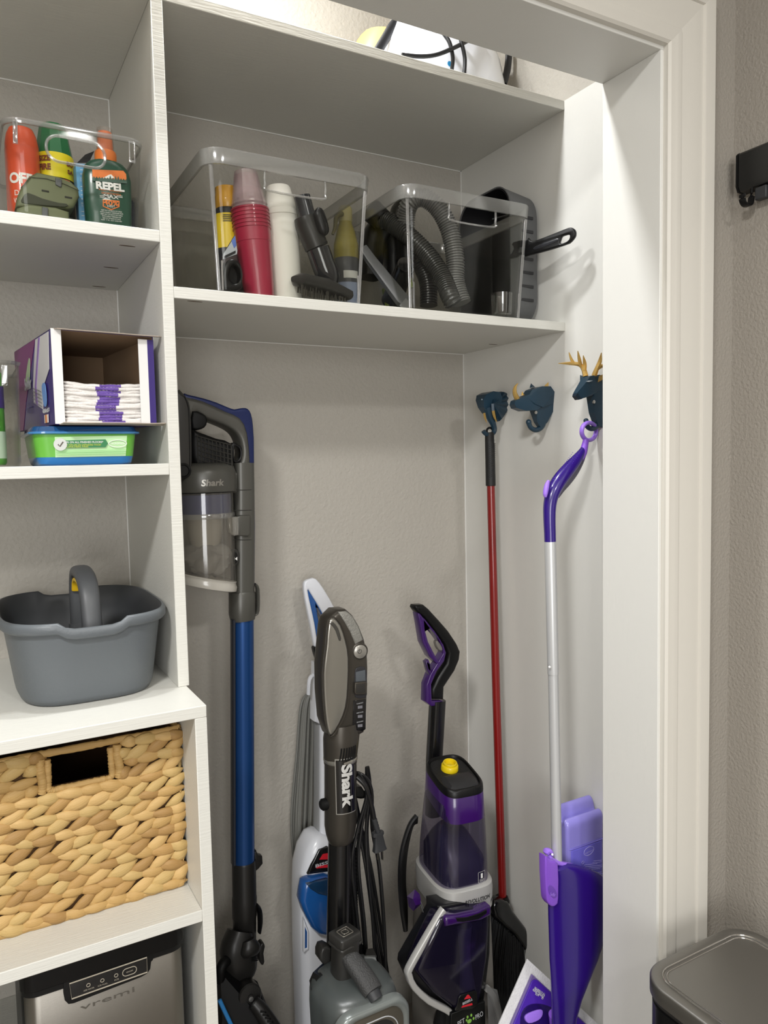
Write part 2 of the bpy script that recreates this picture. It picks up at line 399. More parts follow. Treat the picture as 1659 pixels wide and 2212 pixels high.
# spray adhesive can
yel = mat('yellow_label', 'E2C31E', .4); ork = mat('amber_cap', 'D9A02A', .35, coat=.3); nav = mat('dark_navy_label', '1B1D24', .4)
c = V((.1375, .125, zM + .003)); o = thing('spray_can', 'yellow and black spray can behind the red cups at the left of the clear bin', 'spray can', tuple(c)); R = .0255
add('can', lathe([(R - .002, 0), (R, .002), (R, .168), (R - .003, .174), (.018, .180)], 32, Matrix.Translation(c)), nav, o)
add('label', lathe([(R + .0004, .100), (R + .0004, .162)], 32, Matrix.Translation(c), caps=(0, 0)), yel, o)
add('cap', lathe([(.0215, .172), (.0235, .176), (.0235, .196), (.0225, .199), (.0225, .212), (.020, .2135), (0, .2135)], 32, Matrix.Translation(c)), ork, o)
cc = V((c.x, c.y - R, c.z))
text('ully', .022, .013, frame(V((c.x + .002, c.y - R, c.z + .136))), printk, o, wrapR=R, bold=.02)
for k, ww in enumerate((.03, .026, .03, .022)): add('print_line', patch(R + .0005, -.7, -.7 + ww * 32, c.z + .146 + k * .0035, c.z + .1475 + k * .0035, 8, c.x, c.y), printk, o)
add('red_flash', patch(R + .0004, -.2, .5, c.z + .035, c.z + .05, 8, c.x, c.y), mat('label_red', 'B33A2A', .4), o)
# pouch and black nozzle at the left front
p0 = at(497, 575, Y=.05); o = thing('pouch', 'small printed pouch leaning in front of the spray can, blue and white top', 'pouch', (p0.x, .05, zM + .003))
add('pouch_body', xz([(482, 612), (479, 560), (486, 545), (494, 530), (508, 507), (513, 540), (518, 612)], .052, 0, th=.008, bev=.002), mat('pouch_dark', '33262A', .4), o)
add('printed_top', xz([(484, 547), (494, 531), (508, 508), (513, 541), (512, 549), (481, 560)], .0512, 0, th=.004, bev=.0005), mat('pouch_pale', 'B9BEC6', .4), o)
add('blue_flash', xz([(500, 520), (508, 509), (511, 530), (506, 536)], .0505, 0, th=.003, bev=.0003), mat('pouch_blue', '5C78C8', .4), o)
for k in range(5): add('print_line', xz([(484, 553 + k * 2.2 - k), (509, 541 + k * 2.2 - k), (509, 542 + k * 2.2 - k), (484, 554 + k * 2.2 - k)], .0505, 0, th=.002, bev=0), printk, o)
for k in range(3): add('print_line', xz([(485, 568 + k * 5), (510, 563 + k * 5), (510, 565 + k * 5), (485, 570 + k * 5)], .0506, 0, th=.002, bev=0), printw, o)
o = thing('nozzle', 'short black vacuum nozzle with an oval mouth at the left front of the clear bin', 'nozzle', tuple(at(507, 622, Y=.03)))
add('nozzle_body', xz([(484, 622), (486, 575), (496, 560), (510, 560), (521, 572), (524, 600), (522, 624)], .022, 3, [[(495, 592), (500, 576), (509, 572), (517, 582), (519, 598), (515, 610), (505, 612), (497, 604)]], th=.03, bev=.004), black, o)
add('mouth', xz([(494, 592), (500, 574), (509, 570), (518, 582), (520, 598), (515, 611), (505, 613), (496, 604)], .040, 2, th=.004, bev=.0005), mat('deep_black', '050505', .8), o)
# dusting brush attachment
o = thing('dusting_brush', 'dark vacuum dusting brush with a jointed tube standing in the left clear bin', 'vacuum attachment', tuple(at(700, 640, Y=.06)))
Yb = .055; P = lambda u, v, y=Yb: at(u, v, y)
smoke = clear('smoked_plastic', '5A5B5E', .08, .06, haze=.45, hazec='1C1D20')
add('connector_tube', sweep([P(652, 424), P(668, 486)], [.0155, .0165], n=24), mat('dark_tube', '2A2C2F', .2), o)
bm = BM(); M_ = frame(P(652, 424), (1, 0, 0), (0, 1, 0))
add('socket', sweep([P(660, 470), P(664, 484), P(684, 535)], [.022, .0235, .0225], n=24), dgrey, o)
add('latch_button', sweep([P(683, 452, .030), P(688, 460, .030), P(699, 497, .030), P(701, 508, .030)], [(.004, .006), (.011, .009), (.011, .009), (.004, .006)], n=16, k=3), black, o)
add('collar', sweep([P(678 + i * 1.6, 519 + i * 3.4) for i in range(6)], [.0225, .0205, .0225, .0205, .0225, .021], n=24), black, o)
add('lower_tube', sweep([P(687, 538), P(700, 576), P(709, 600), P(706, 620)], [.022, .0225, .0215, .012], n=24, k=3), mat('gloss_charcoal', '1D1E21', .12, coat=.5), o)
add('brush_base', sweep([P(641, 602, .035), P(645, 604, .04), P(700, 618, .05), P(752, 640, .05), P(757, 643, .05)], [(.006, .012), (.011, .020), (.013, .024), (.009, .02), (.005, .012)], n=16, p=3), dgrey, o)
bm = BM()
for i in range(46):
    t = i / 45; q = P(644 + t * 104, 606 + t * 38, .03 + random.random() * .03)
    sweep([q, (q.x + random.uniform(-.003, .003), q.y, max(zM + .004, q.z - .022))], [.0012, .0008], n=4, bm=bm)
b_ = add('bristles', bm, mat('dark_bristle', '2E2B22', .7), o); b_['kind'] = 'stuff'
# yellow-topped spray bottle at the back right
c = V((.4035, .17, zM)); o = thing('spray_bottle', 'olive yellow and grey bottle standing in the gap between the two clear bins', 'bottle', tuple(c))
Mc = Matrix.Translation(c) @ Matrix.Diagonal((1, 1, 1.15, 1))
add('bottle_body', lathe([(.024, 0), (.0265, .004), (.0265, .108), (.026, .110)], 28, Mc), mat('bottle_grey', '4A4C52', .4), o)
add('bottle_shoulder', lathe([(.026, .110), (.0255, .135), (.019, .160), (.014, .172), (.013, .178)], 28, Mc), mat('olive_yellow', '9A8E35', .4), o)
add('label', patch(.0268, -1.2, .8, c.z + .03, c.z + .075, 12, c.x, c.y), mat('bottle_blue_label', '9AA7C4', .5), o)
add('white_flash', patch(.0272, -.7, .5, c.z + .083, c.z + .098, 12, c.x, c.y), printw, o)
add('cap', lathe([(.0135, .176), (.0145, .178), (.0145, .198), (.012, .203), (0, .203)], 24, Mc), mat('pale_yellow', 'B6AC72', .45), o)
add('trigger', sweep([c + V((-.012, -.01, .215)), c + V((-.026, -.012, .207)), c + V((-.030, -.012, .184)), c + V((-.036, -.012, .170))], [(.005, .006), (.005, .005), (.004, .004), (.003, .003)], k=4), mat('olive_dark', '5E5722', .5), o)

# ---- hoses and tools of the right-hand clear bin
def hose(name, pts, r, label, m, pitch=.0054, group=None, cat='hose'):
    s = smooth([tuple(p) for p in pts], 24); P = [V(q) for q in s]; d = [0]
    for a, b in zip(P, P[1:]): d.append(d[-1] + (b - a).length)
    N = int(d[-1] / pitch) * 4; out = []; j = 0
    for i in range(N + 1):
        t = d[-1] * i / N
        while j < len(d) - 2 and d[j + 1] < t: j += 1
        out.append(P[j].lerp(P[j + 1], (t - d[j]) / max(1e-9, d[j + 1] - d[j])))
    rad = [r * (1.0 if i % 4 in (0, 1) else .85) for i in range(N + 1)]
    o = thing(name, label, cat, tuple(out[-1]), group); add('hose_tube', sweep(out, rad, n=18, up=None), m, o, ang=60); return o, out
hm = mat('hose_grey', '6C6C6A', .3); hm2 = mat('hose_black', '3C3C3A', .26)
hx, _ = hose('vacuum_hose', [at(878, 540, .14), at(877, 470, .12), at(888, 436, .10), at(915, 427, .085), at(948, 452, .07), at(972, 500, .06), at(983, 560, .055), at(984, 610, .055), at(998, 655, .045)], .0195, 'grey corrugated hose arching up to the rim in the right clear bin', hm)
add('hose_cuff', sweep([at(878, 500, .13), at(878, 560, .145)], [.021, .022], n=20), black, hx)
hy, _ = hose('vacuum_hose', [at(815, 470, .17), at(845, 482, .15), at(885, 512, .11), at(925, 552, .085), at(956, 600, .06), at(972, 640, .035), at(982, 658, .03)], .0195, 'dark corrugated hose slanting down to the right in the right clear bin', hm2)
add('hose_cuff', sweep([at(803, 455, .18), at(826, 476, .163)], [.025, .023], n=20), black, hy)
hose('vacuum_hose', [at(884, 545, .15), at(905, 565, .14), at(924, 610, .125), at(926, 660, .12)], .019, 'short black corrugated hose hanging behind the slanting one in the right clear bin', mat('hose_deep', '222221', .3))
o = thing('crevice_tool', 'flat grey crevice tool leaning diagonally inside the right clear bin', 'vacuum attachment', tuple(at(880, 660, .05)))
add('blade', sweep([at(783, 535, .10), at(800, 560, .09), at(868, 648, .05), at(879, 657, .045)], [(.0095, .006), (.0105, .007), (.0145, .009), (.013, .009)], n=12, p=4, up=(0, 1, 0)), mat('tool_grey', '4B4C4C', .4), o)
add('slot_edge', sweep([at(870, 652, .034), at(880, 664, .034)], [(.011, .003), (.011, .003)], n=10, p=4), mat('tool_edge', '6C6D6C', .4), o)
o = thing('extension_tube', 'black extension tube with a round open mouth facing out in the right clear bin', 'vacuum attachment', tuple(at(860, 650, .07)))
q0, q1 = at(878, 572, .055), at(846, 650, .16)
bm = sweep([q0, q0.lerp(q1, .5), q1, q1.lerp(q0, .02), q0.lerp(q1, .3), q0.lerp(q1, .02), q0], [.0185, .021, .0225, .019, .017, .0165, .0165], n=24, up=None)
add('tube', bm, mat('gloss_black', '0F0F10', .12, coat=.4), o)
for nm, lab, q, r, mm in (('turbo_brush', 'bulky black brush head at the back left of the right clear bin', [(800, 600, .20), (806, 520, .205), (830, 490, .205), (852, 520, .205), (852, 640, .20)], .026, black), ('upholstery_tool', 'dark wedge-shaped tool poking up behind the hoses in the right clear bin', [(850, 560, .235), (858, 500, .235), (862, 455, .235), (866, 432, .235)], .018, mat('tool_dark', '24241F', .4))):
    o = thing(nm, lab, 'vacuum attachment', tuple(at(*q[0])))
    add('tool_body', sweep([at(*a) for a in q], [r * .9] + [r] * (len(q) - 2) + [r * (.7 if nm[0] == 't' else .3)], n=14, k=4, p=3), mm, o)
    add('green_trim', sweep([at(q[0][0] + 30, q[0][1] + 25, .16), at(q[0][0] + 38, q[0][1] + 62, .15)], [.006, .006], n=8), mat('lime_trim', '6E7A1E', .4), o)
o = tag(add('clear_cup', lathe([(.019, 0), (.0205, .002), (.0225, .043), (.0213, .043), (.0195, .004), (0, .004)], 28, Matrix.Translation(at(1084, 680, Z=zM + .004))), clear('clear_cup2', 'EDEDEC', .1, .05)), 'small clear plastic cup in the front right corner of the hose bin', 'cup')
# ---- grey basket on its side
o = thing('plastic_basket', 'grey plastic basket standing on its side against the right closet wall', 'basket', (.80, .16, zM))
cy, cz = .163, zM + .155
def side(levels, th):
    f = lambda x, a, b, r: [(x, cy + y, cz + z) for y, z in rrect(a, b, r, 8)]
    out = [f(*l) for l in levels]; inn = [f(x - (th if i == 0 else 0), a - th, b - th, max(.004, r - th)) for i, (x, a, b, r) in enumerate(levels)]
    return loft(out + inn[::-1])
bsk = mat('basket_grey', '5A5B5C', .55, bump=.1); bskin = mat('basket_black', '17171A', .45)
add('basket_shell', side([(.8465, .070, .128, .04), (.843, .080, .138, .05), (.836, .087, .146, .055), (.757, .096, .1545, .055), (.753, .098, .1548, .055)], .003), bsk, o)
add('basket_lining', side([(.839, .080, .138, .05), (.832, .0835, .1425, .052), (.7535, .0925, .151, .052)], .001), bskin, o)
for k in range(7): add('vent_slot', box(.775, .822, cy - .0925, cy - .090, cz - .10 + k * .03, cz - .094 + k * .03), mat('slot_dark', '2A2A2C', .6), o)
for k in range(2): add('lining_rib', sweep([(.822, cy + .055, cz + .105 + k * .018), (.834, cy - .03, cz + .10 + k * .018)], .0016, n=6), mat('rib_grey', '8A8B8C', .5), o)
# ---- black tool handle that sticks out past the bin
o = thing('brush_handle', 'black plastic handle with a hanging hole sticking out past the right clear bin', 'tool handle', tuple(at(1150, 535, -.03)))
Yf = lambda u: .022 - .104 * (u - 1137) / 103
pa = [at(u, v, Yf(u)) for u, v in ((1137, 536), (1160, 527), (1190, 515), (1225, 502))]
dirx = (at(1240, 505, Yf(1240)) - at(1137, 536, Yf(1137))).normalized(); og = at(1137, 540, Yf(1137))
upv = V((0, 0, 1)); s_ = .92e-3 * .98
def hp(px):  # pixel offsets along and across the handle
    a, c = V((1240 - 1137, -(505 - 540), 0)).normalized(), None
    out = []
    for u, v in px:
        x, y = u - 1137, -(v - 540); out.append(((x * a.x + y * a.y) * s_ * 1.12, (-x * a.y + y * a.x) * s_))
    return out
Mh = frame(og, dirx, upv)
outl = [(1136, 514), (1150, 520), (1190, 504), (1222, 490), (1233, 488), (1242, 494), (1245, 506), (1238, 519), (1228, 525), (1190, 539), (1150, 551), (1137, 553)]
hol = [(1214, 513), (1216, 507), (1228, 503), (1233, 505), (1234, 512), (1230, 518), (1219, 523), (1214, 520)]
add('grip', plate(smooth(hp(outl), 4, True), [smooth(hp(hol), 3, True)], .010, .003, Mh), black, o)
add('grip_channel', plate(smooth(hp([(1160, 531), (1206, 512), (1208, 520), (1162, 540)]), 3, True), (), .012, .002, Mh), mat('channel_black', '26272B', .25), o)
outh = [(1140, 517), (1136, 552), (1124, 552), (1118, 558), (1102, 562), (1098, 555), (1104, 550), (1107, 540), (1104, 533), (1099, 530), (1102, 524), (1116, 520)]
add('clip_end', plate(hp(outh), [hp([(1119, 535), (1128, 533), (1129, 546), (1119, 547)])], .008, .0015, Mh), black, o)

# ---------------------------------------------------------------- top shelf
o = thing('steam_appliance', 'white rounded appliance wrapped in black cord on the top shelf', 'appliance', (.56, .24, zT))
wp = mat('gloss_white', 'E6E8EE', .18, coat=.6)
c = (.660, .190)
add('housing', zloft([(*c, zT, .158, .098, 3.2), (*c, zT + .01, .160, .100, 3.2), (*c, zT + .06, .152, .095, 3), (*c, zT + .13, .140, .085, 2.8), (*c, zT + .19, .118, .072, 2.6), (*c, zT + .23, .06, .05, 2.2), (*c, zT + .235, .02, .02, 2)], 40), wp, o)
tan = mat('tan_plastic', 'C4AA70', .4)
add('tan_base', zloft([(.640, .300, zT, .15, .08, 3), (.640, .300, zT + .12, .165, .07, 3), (.640, .300, zT + .2, .12, .06, 3)], 28), tan, o)
ck = mat('cord_black', '16171A', .4)
def yw(u, v, y): return at(u, v, y)
add('power_cord', sweep([yw(868, 118, .085), yw(905, 122, .08), yw(940, 119, .075), yw(975, 106, .075), yw(1010, 88, .09), yw(1030, 72, .10)], .0042, n=10, k=6), ck, o)
add('power_cord', sweep([yw(976, 150, .08), yw(978, 125, .08), yw(971, 92, .08), yw(955, 68, .09)], .0042, n=10, k=6), ck, o)
add('power_cord', sweep([yw(1003, 158, .08), yw(1004, 125, .08), yw(996, 88, .08), yw(990, 68, .09)], .0042, n=10, k=6), ck, o)
add('handle_band', sweep([yw(815, 112, .17), yw(832, 84, .17), yw(852, 52, .17), yw(880, 25, .17)], [(.010, .004)] * 4, n=10, k=5), ck, o)
add('handle_band', sweep([yw(1088, 180, .17), yw(1096, 150, .17), yw(1099, 112, .17), yw(1094, 80, .17)], [(.009, .006)] * 4, n=10, k=5), ck, o)
add('blue_logo', lathe([(.0055, 0), (.0055, .0006)], 16, frame(at(969, 140, .092) + V((0, -.004, 0)))), mat('logo_blue', '2E8FC8', .4), o)
# ---------------------------------------------------------------- left upper shelf: clear bin of repellents
ab = thing('storage_bin', 'clear handled bin of insect sprays on the upper left shelf', 'bin', (-.140, .15, zA))
lv = [(-.1405, .152, zA + .0005, .090, .146, .018), (-.1405, .152, zA + .004, .0925, .148, .022), (-.1400, .152, zA + .131, .1010, .1555, .026)]
body = bm_mesh(shell(lv, .0022))
ctr = BM(); hc = (at(164, 330, .0).x, at(164, 330, .0).z)
loft([[(hc[0] + x, y, hc[1] + z + (x * -.02)) for x, z in rrect(.0405, .0175, .0165, 6)] for y in (-.06, .04)], bm=ctr)
body = boolean(body, ctr); add('bin_body', body, binclear, ab)
add('rim', ringband([(-.140, .152, zA + .129, .1012, .1557, .027), (-.140, .152, zA + .134, .1030, .1575, .028), (-.140, .152, zA + .136, .1025, .157, .028)], .003), rimclear, ab)
add('handle_lip', sweep([(hc[0] + x, -.0025, hc[1] + z + x * -.02) for x, z in rrect(.0420, .019, .018, 6)], .0024, n=8, closed=True), edgeclear, ab)
for u0, u1, v0, v1 in ((27, 38, 258, 310), (278, 292, 304, 352)):
    add('clip_tab', xz([(u0, v0), (u1, v0 + 2), (u1 + 1, v1), (u0 + 1, v1 - 2)], -.006, 0, [[(u0 + 3, v0 + 5), (u1 - 3, v0 + 6), (u1 - 2, v1 - 6), (u0 + 4, v1 - 7)]], th=.004, bev=.001), edgeclear, ab)
G = 'repellents in the upper left bin'
org = mat('orange_can', 'D9502A', .38, coat=.3)
c = V((-.2085, .10, zA + .003)); o = thing('spray_can', 'orange aerosol can with white lettering at the left of the upper bin', 'spray can', tuple(c)); R = .0255
add('can', lathe([(R - .002, 0), (R, .002), (R, .122), (R * .97, .126)], 32, Matrix.Translation(c)), org, o)
add('cap', lathe([(R * .97, .125), (R * .98, .130), (R * .86, .147), (R * .70, .156), (R * .4, .1595), (0, .160)], 32, Matrix.Translation(c)), mat('orange_cap', 'E2552C', .35), o)
Fc = lambda c, R, z, a=0: frame(V((c.x + R * math.sin(a), c.y - R * math.cos(a), c.z + z)), (math.cos(a), math.sin(a), 0))
text('OFF!', .040, .017, Fc(c, R, .073, -.15), printw, o, bold=.04, wrapR=R)
for k, s_ in enumerate(('DEEP', 'WOODS')): text(s_, .028 if k else .024, .008, Fc(c, R, .050 - .012 * k, -.15), printw, o, wrapR=R)
# green-capped can
c = V((-.158, .125, zA + .003)); R = .0295; o = thing('spray_can', 'aerosol can with dark green cap and yellow band in the upper bin', 'spray can', tuple(c))
gcap = mat('green_cap', '1D6B3E', .35, coat=.2); dk = mat('can_dark_green', '1E2A22', .4)
add('can', lathe([(R - .002, 0), (R, .002), (R, .094)], 32, Matrix.Translation(c), caps=(1, 1)), dk, o)
add('yellow_band', lathe([(R + .0006, .090), (R + .0006, .128), (R, .130)], 32, Matrix.Translation(c), caps=(0, 0)), mat('band_yellow', 'E8D81F', .4), o)
add('cap', lathe([(R, .126), (R * .99, .132), (R * .88, .150), (R * .72, .176), (R * .62, .181), (0, .182)], 10, Matrix.Translation(c)), gcap, o, ang=20)
brn = mat('label_maroon', '7A3320', .5)
R += .0014
text('SIZE', .020, .009, Fc(c, R, .1185, -.62), brn, o, bold=.05, wrapR=R); text('FIRE', .020, .010, Fc(c, R, .105, -.62), brn, o, bold=.05, wrapR=R)
text('BO', .014, .008, Fc(c, R, .1145, .75), brn, o, bold=.05, wrapR=R); text('SA', .012, .007, Fc(c, R, .102, .75), brn, o, bold=.05, wrapR=R)
R -= .0014
add('orange_flash', patch(R + .0008, .15, .7, c.z + .078, c.z + .088, 8, c.x, c.y), mat('label_orange', 'E2783C', .4), o)
# two olive repeller units
olv = mat('olive_plastic', '6A7052', .5); lat = mat('latch_grey', '55585A', .35)
def repeller(nm_px, Y, z_off, label, dz):
    o = thing('repeller', label, 'mosquito repeller', tuple(at(104, 440 + dz, Y)), G)
    P = lambda l: [(u, v + dz) for u, v in l]
    add('case', xz(P([(33, 447), (37, 425), (45, 405), (62, 380), (80, 370), (128, 380), (154, 391), (170, 405), (172, 423), (160, 447), (148, 449)] if not dz else [(33, 460), (37, 442), (60, 434), (120, 440), (150, 450), (152, 474), (152, 492), (33, 492)]), Y, 0, th=.055, bev=.007), olv, o, ang=50)
    if not dz:
        add('lid_seam', sweep([at(u, v, Y - .0006) for u, v in ((45, 406), (66, 383), (100, 386), (140, 398), (171, 412))], .0006, n=6), mat('seam_olive', '3C4030', .6), o)
        add('latch', xz([(120, 383), (134, 387), (133, 404), (128, 403), (120, 398)], Y - .003, 0, th=.006, bev=.001), lat, o)
        add('speaker_hollow', xz([(48, 428), (60, 416), (90, 428), (128, 438), (144, 440), (140, 447), (60, 440), (46, 436)], Y - .001, 2, th=.004, bev=.0008), mat('olive_shadow', '3B3F30', .7), o)
        for u, v in ((98, 412), (148, 426)): add('vent_slot', xz([(u - 8, v - 3), (u + 8, v), (u + 8, v + 4), (u - 8, v + 1)], Y - .0006, 0, th=.002, bev=.0003), mat('slot_olive', '23261C', .7), o)
    else:
        add('latch', xz([(91, 446), (104, 449), (104, 478), (91, 476)], Y - .003, 0, th=.006, bev=.001), lat, o)
repeller(None, .045, 0, 'upper olive green plastic repeller, tilted on top of the other one', 0)
repeller(None, .040, 0, 'lower olive green plastic repeller lying on the bin floor', 6)
# blue carton
q = at(184, 470, .075); o = thing('carton', 'open light blue carton with white print between the repellers and the green bottle', 'box', (q.x, .08, zA))
add('carton_body', xz([(163, 352), (204, 356), (206, 486), (172, 486), (168, 420)], .075, 0, th=.03, bev=.0005), mat('carton_blue', '5FA2CE', .5), o)
add('open_flap', hull([at(166, 352, .075), at(192, 352, .075), at(204, 326, .10), at(184, 334, .10), at(166, 352, .077), at(192, 352, .077), at(204, 326, .102)]), mat('carton_inside', '1F2023', .7), o)
text('TE IRR', .014, .003, frame(at(180, 358, .0745)), printw, o); text('TO USE', .014, .0032, frame(at(183, 392, .0745)), printw, o); text('TE INSE', .016, .0035, frame(at(187, 446, .0745)), printw, o)
for k in range(12):
    v = 366 + k * 9
    if abs(v - 392) > 4 and abs(v - 446) > 4: add('print_line', xz([(173 + k * .3, v), (190, v + 1), (190, v + 2.2), (173 + k * .3, v + 1.2)], .0746, 0, th=.001, bev=0), printw, o)
# green repellent bottle with orange sprayer
q = V((-.0870, .062, zA + .003)); o = thing('spray_bottle', 'dark green repellent bottle with orange pump sprayer in the upper bin', 'bottle', tuple(q))
gr = mat('bottle_green', '1C4A39', .32, coat=.25)
add('bottle_body', zloft([(q.x, q.y, q.z, .0335, .017, 3), (q.x, q.y, q.z + .004, .0355, .0185, 3), (q.x, q.y, q.z + .05, .0375, .0190, 3), (q.x, q.y, q.z + .085, .0380, .0190, 3), (q.x, q.y, q.z + .102, .0345, .0185, 2.7), (q.x, q.y, q.z + .110, .027, .017, 2.4), (q.x, q.y, q.z + .1135, .018, .015, 2)], 40), gr, o)
bo = mat('sprayer_orange', 'E07A35', .35, coat=.2)
add('collar', lathe([(.0170, .112), (.0172, .125), (.0160, .129), (.0125, .131)], 28, Matrix.Translation(q)), bo, o)
add('pump', lathe([(.0122, .130), (.0116, .150), (.0108, .160), (.0095, .1605)], 28, Matrix.Translation(q)), mat('pump_orange', 'E8834A', .35), o)
add('pump_cover', lathe([(.0138, .130), (.0130, .150), (.0118, .166), (.0113, .1665)], 28, Matrix.Translation(q), caps=(0, 0)), clear('pump_clear', 'F6EEE8', .05, .08, haze=.06), o)
fy = q.y - .0196
lo = mat('label_orange2', 'E57C36', .45)
f = lambda u, v: (at(u, v, fy).x, at(u, v, fy).z)
xa, za = f(199, 366); xb, zb = f(272, 372)
add('label_sky', plate([(xa, za), (xb - .004, zb + .0015), (xb, zb - .003), (xb + .0005, zb - .013), (xa, za - .013)], (), .0008, 0, frame((0, fy, 0))), lo, o)
pts = [(xa - .0005, za - .018)]
for i in range(26):
    t = i / 25; pts.append((xa + (xb - xa) * t, za + (zb - za) * t - .0135 + (.0028 if i % 2 else 0) + (.0035 if i in (13, 17, 19) else 0)))
pts += [(xb + .001, zb - .018)]
add('label_trees', plate(pts, (), .0010, 0, frame((0, fy - .0004, 0))), gr, o)
add('label_peak', plate([f(222, 385), f(235, 378), f(240, 377), f(247, 384), f(240, 386)], (), .0010, 0, frame((0, fy - .0002, 0))), printw, o)
tp = lambda s_, u, v, wd, ht, mm, b=.0: text(s_, wd, ht, frame(at(u, v, fy) + V((0, -.0004, 0)), (1, 0, .03)), mm, o, bold=b)
tp('REPEL', 238, 403, .044, .0125, printw, .05); tp('INSECT REPELLENT', 239, 412, .036, .0022, lo); tp('SPORTSMEN', 240, 419, .030, .0028, lo)
tp('MAX', 240, 425, .023, .006, printw, .01)
for s in (-1, 1): tp('=', 240 + s * 19, 425, .008, .003, printw)
bx_ = [f(222, 431), f(258, 434), f(258, 447), f(240, 454), f(222, 446)]; ib = [f(224, 433), f(256, 436), f(256, 446), f(240, 452), f(224, 445)]
add('badge_frame', plate(bx_, [ib], .0008, 0, frame((0, fy, 0))), lo, o)
tp('40%', 240, 439, .024, .0075, lo, .02); tp('DEET', 240, 446, .012, .003, printw)
for k, wd in enumerate((.032, .036, .034, .030, .028)): tp('WITH INSECT DEFENSE FOR' if k % 2 else 'KEEP OUT OF REACH OF CHILD', 241, 456 + k * 4.2, wd, .0019, printw)
tp('NET 7 FL OZ LIQUID', 241, 477, .032, .002, printw)
q = V((-.0515, .10, zA + .003)); o = tag(add('bottle', zloft([(q.x, q.y, q.z, .012, .03, 3), (q.x, q.y, q.z + .06, .012, .03, 3), (q.x, q.y, q.z + .072, .006, .02, 2)], 20), mat('navy_bottle', '20263A', .35)), 'dark navy bottle behind the green repellent bottle at the right bin wall', 'bottle')

# ---------------------------------------------------------------- left middle shelf: wet-cloth tub, carton of pads, clear container
o = thing('wipes_tub', 'green and blue tub of wet cloths under the purple carton', 'tub', (-.142, .14, zB))
tg = mat('tub_green', '62AC3A', .4, coat=.3); tb = mat('tub_blue', '1F6DB0', .3, coat=.4)
cx, cy = -.1415, .125
L = lambda z, a, b, r=.02: (cx, cy, zB + z, a, b, r)
def rl(levels, caps=(1, 1)): return loft([[(x0 + x, y0 + y, z) for x, y in rrect(a, b, r, 6)] for x0, y0, z, a, b, r in levels], caps=caps)
add('tub_foot', rl([L(0, .068, .090), L(.003, .0715, .0935), L(.0135, .0740, .096)]), tb, o)
add('tub_body', rl([L(.0135, .0742, .0962), L(.051, .0785, .1005)]), tg, o)
lidb = clear('tub_lid', '6FA5D2', .14, .06, haze=.45, hazec='2E6FB2')
add('lid_flange', rl([L(.049, .0800, .102), L(.0505, .0850, .107, .024), L(.053, .0850, .107, .024), L(.0545, .0815, .1035)]), mat('lid_blue', '3B7AB4', .2, coat=.6), o)
add('lid_dome', rl([L(.0545, .0800, .102), L(.0615, .0775, .0995), L(.0625, .074, .096)]), lidb, o)
fy = cy - .0990
f = lambda u, v: at(u, v, fy)
lab = mat('label_pale_green', 'BFE3B0', .3, coat=.4)
fw = lambda z: cy - .0962 - (z - zB - .0135) * .1147
add('label_film', hull([V((q_.x, fw(q_.z) - d_, q_.z)) for q_ in (f(118, 944), f(274, 941), f(272, 985), f(120, 988)) for d_ in (-.001, .0007)]), lab, o)
fy -= .0020
lg = mat('label_green', '2F7B4B', .4); ly = mat('label_yellow', 'C9D24A', .5)
add('label_band', plate([(f(127, 950).x, f(127, 952).z), (f(228, 948).x, f(228, 949).z), (f(233, 956).x, f(233, 958).z), (f(228, 966).x, f(228, 966).z), (f(127, 969).x, f(127, 968).z)], (), .0010, 0, frame((0, fy, 0))), lg, o)
add('check_badge', lathe([(.0098, 0), (.0098, .001)], 28, frame(f(130, 960) + V((0, -.0008, 0)))), mat('badge_silver', 'C9CBC8', .4), o)
add('check_mark', sweep([f(125, 960) + V((0, -.002, 0)), f(129, 964.5) + V((0, -.002, 0)), f(136, 954.5) + V((0, -.002, 0))], [(.0011, .0003)] * 3, n=6), mat('check_brown', '5A5148', .5), o)
tp = lambda s_, u, v, wd, ht, mm, b=.0: text(s_, wd, ht, frame(f(u, v) + V((0, -.0008, 0))), mm, o, bold=b)
tp('SAFE ON ALL FINISHED FLOORS*', 180, 955, .060, .0032, printw, .01); tp('NOT FOR USE ON UNFINISHED WOOD', 178, 961, .056, .0028, ly); tp('PLANCHERS FINIS', 166, 965, .034, .0026, ly)
ov = se(28, .0145, .0062); iv = se(28, .0135, .0052)
add('oval_frame', plate(ov, [iv], .001, 0, frame(f(254, 958) + V((0, -.0006, 0)))), printw, o); tp('MICROFIBER', 254, 958, .022, .003, printw)
for k in range(3): add('label_stripe', xz([(120, 974 + k * 4), (270, 971 + k * 4), (270, 972.3 + k * 4), (120, 975.3 + k * 4)], fy - .001, 0, th=.001, bev=0), mat('stripe_green', '8FCB84', .4), o)

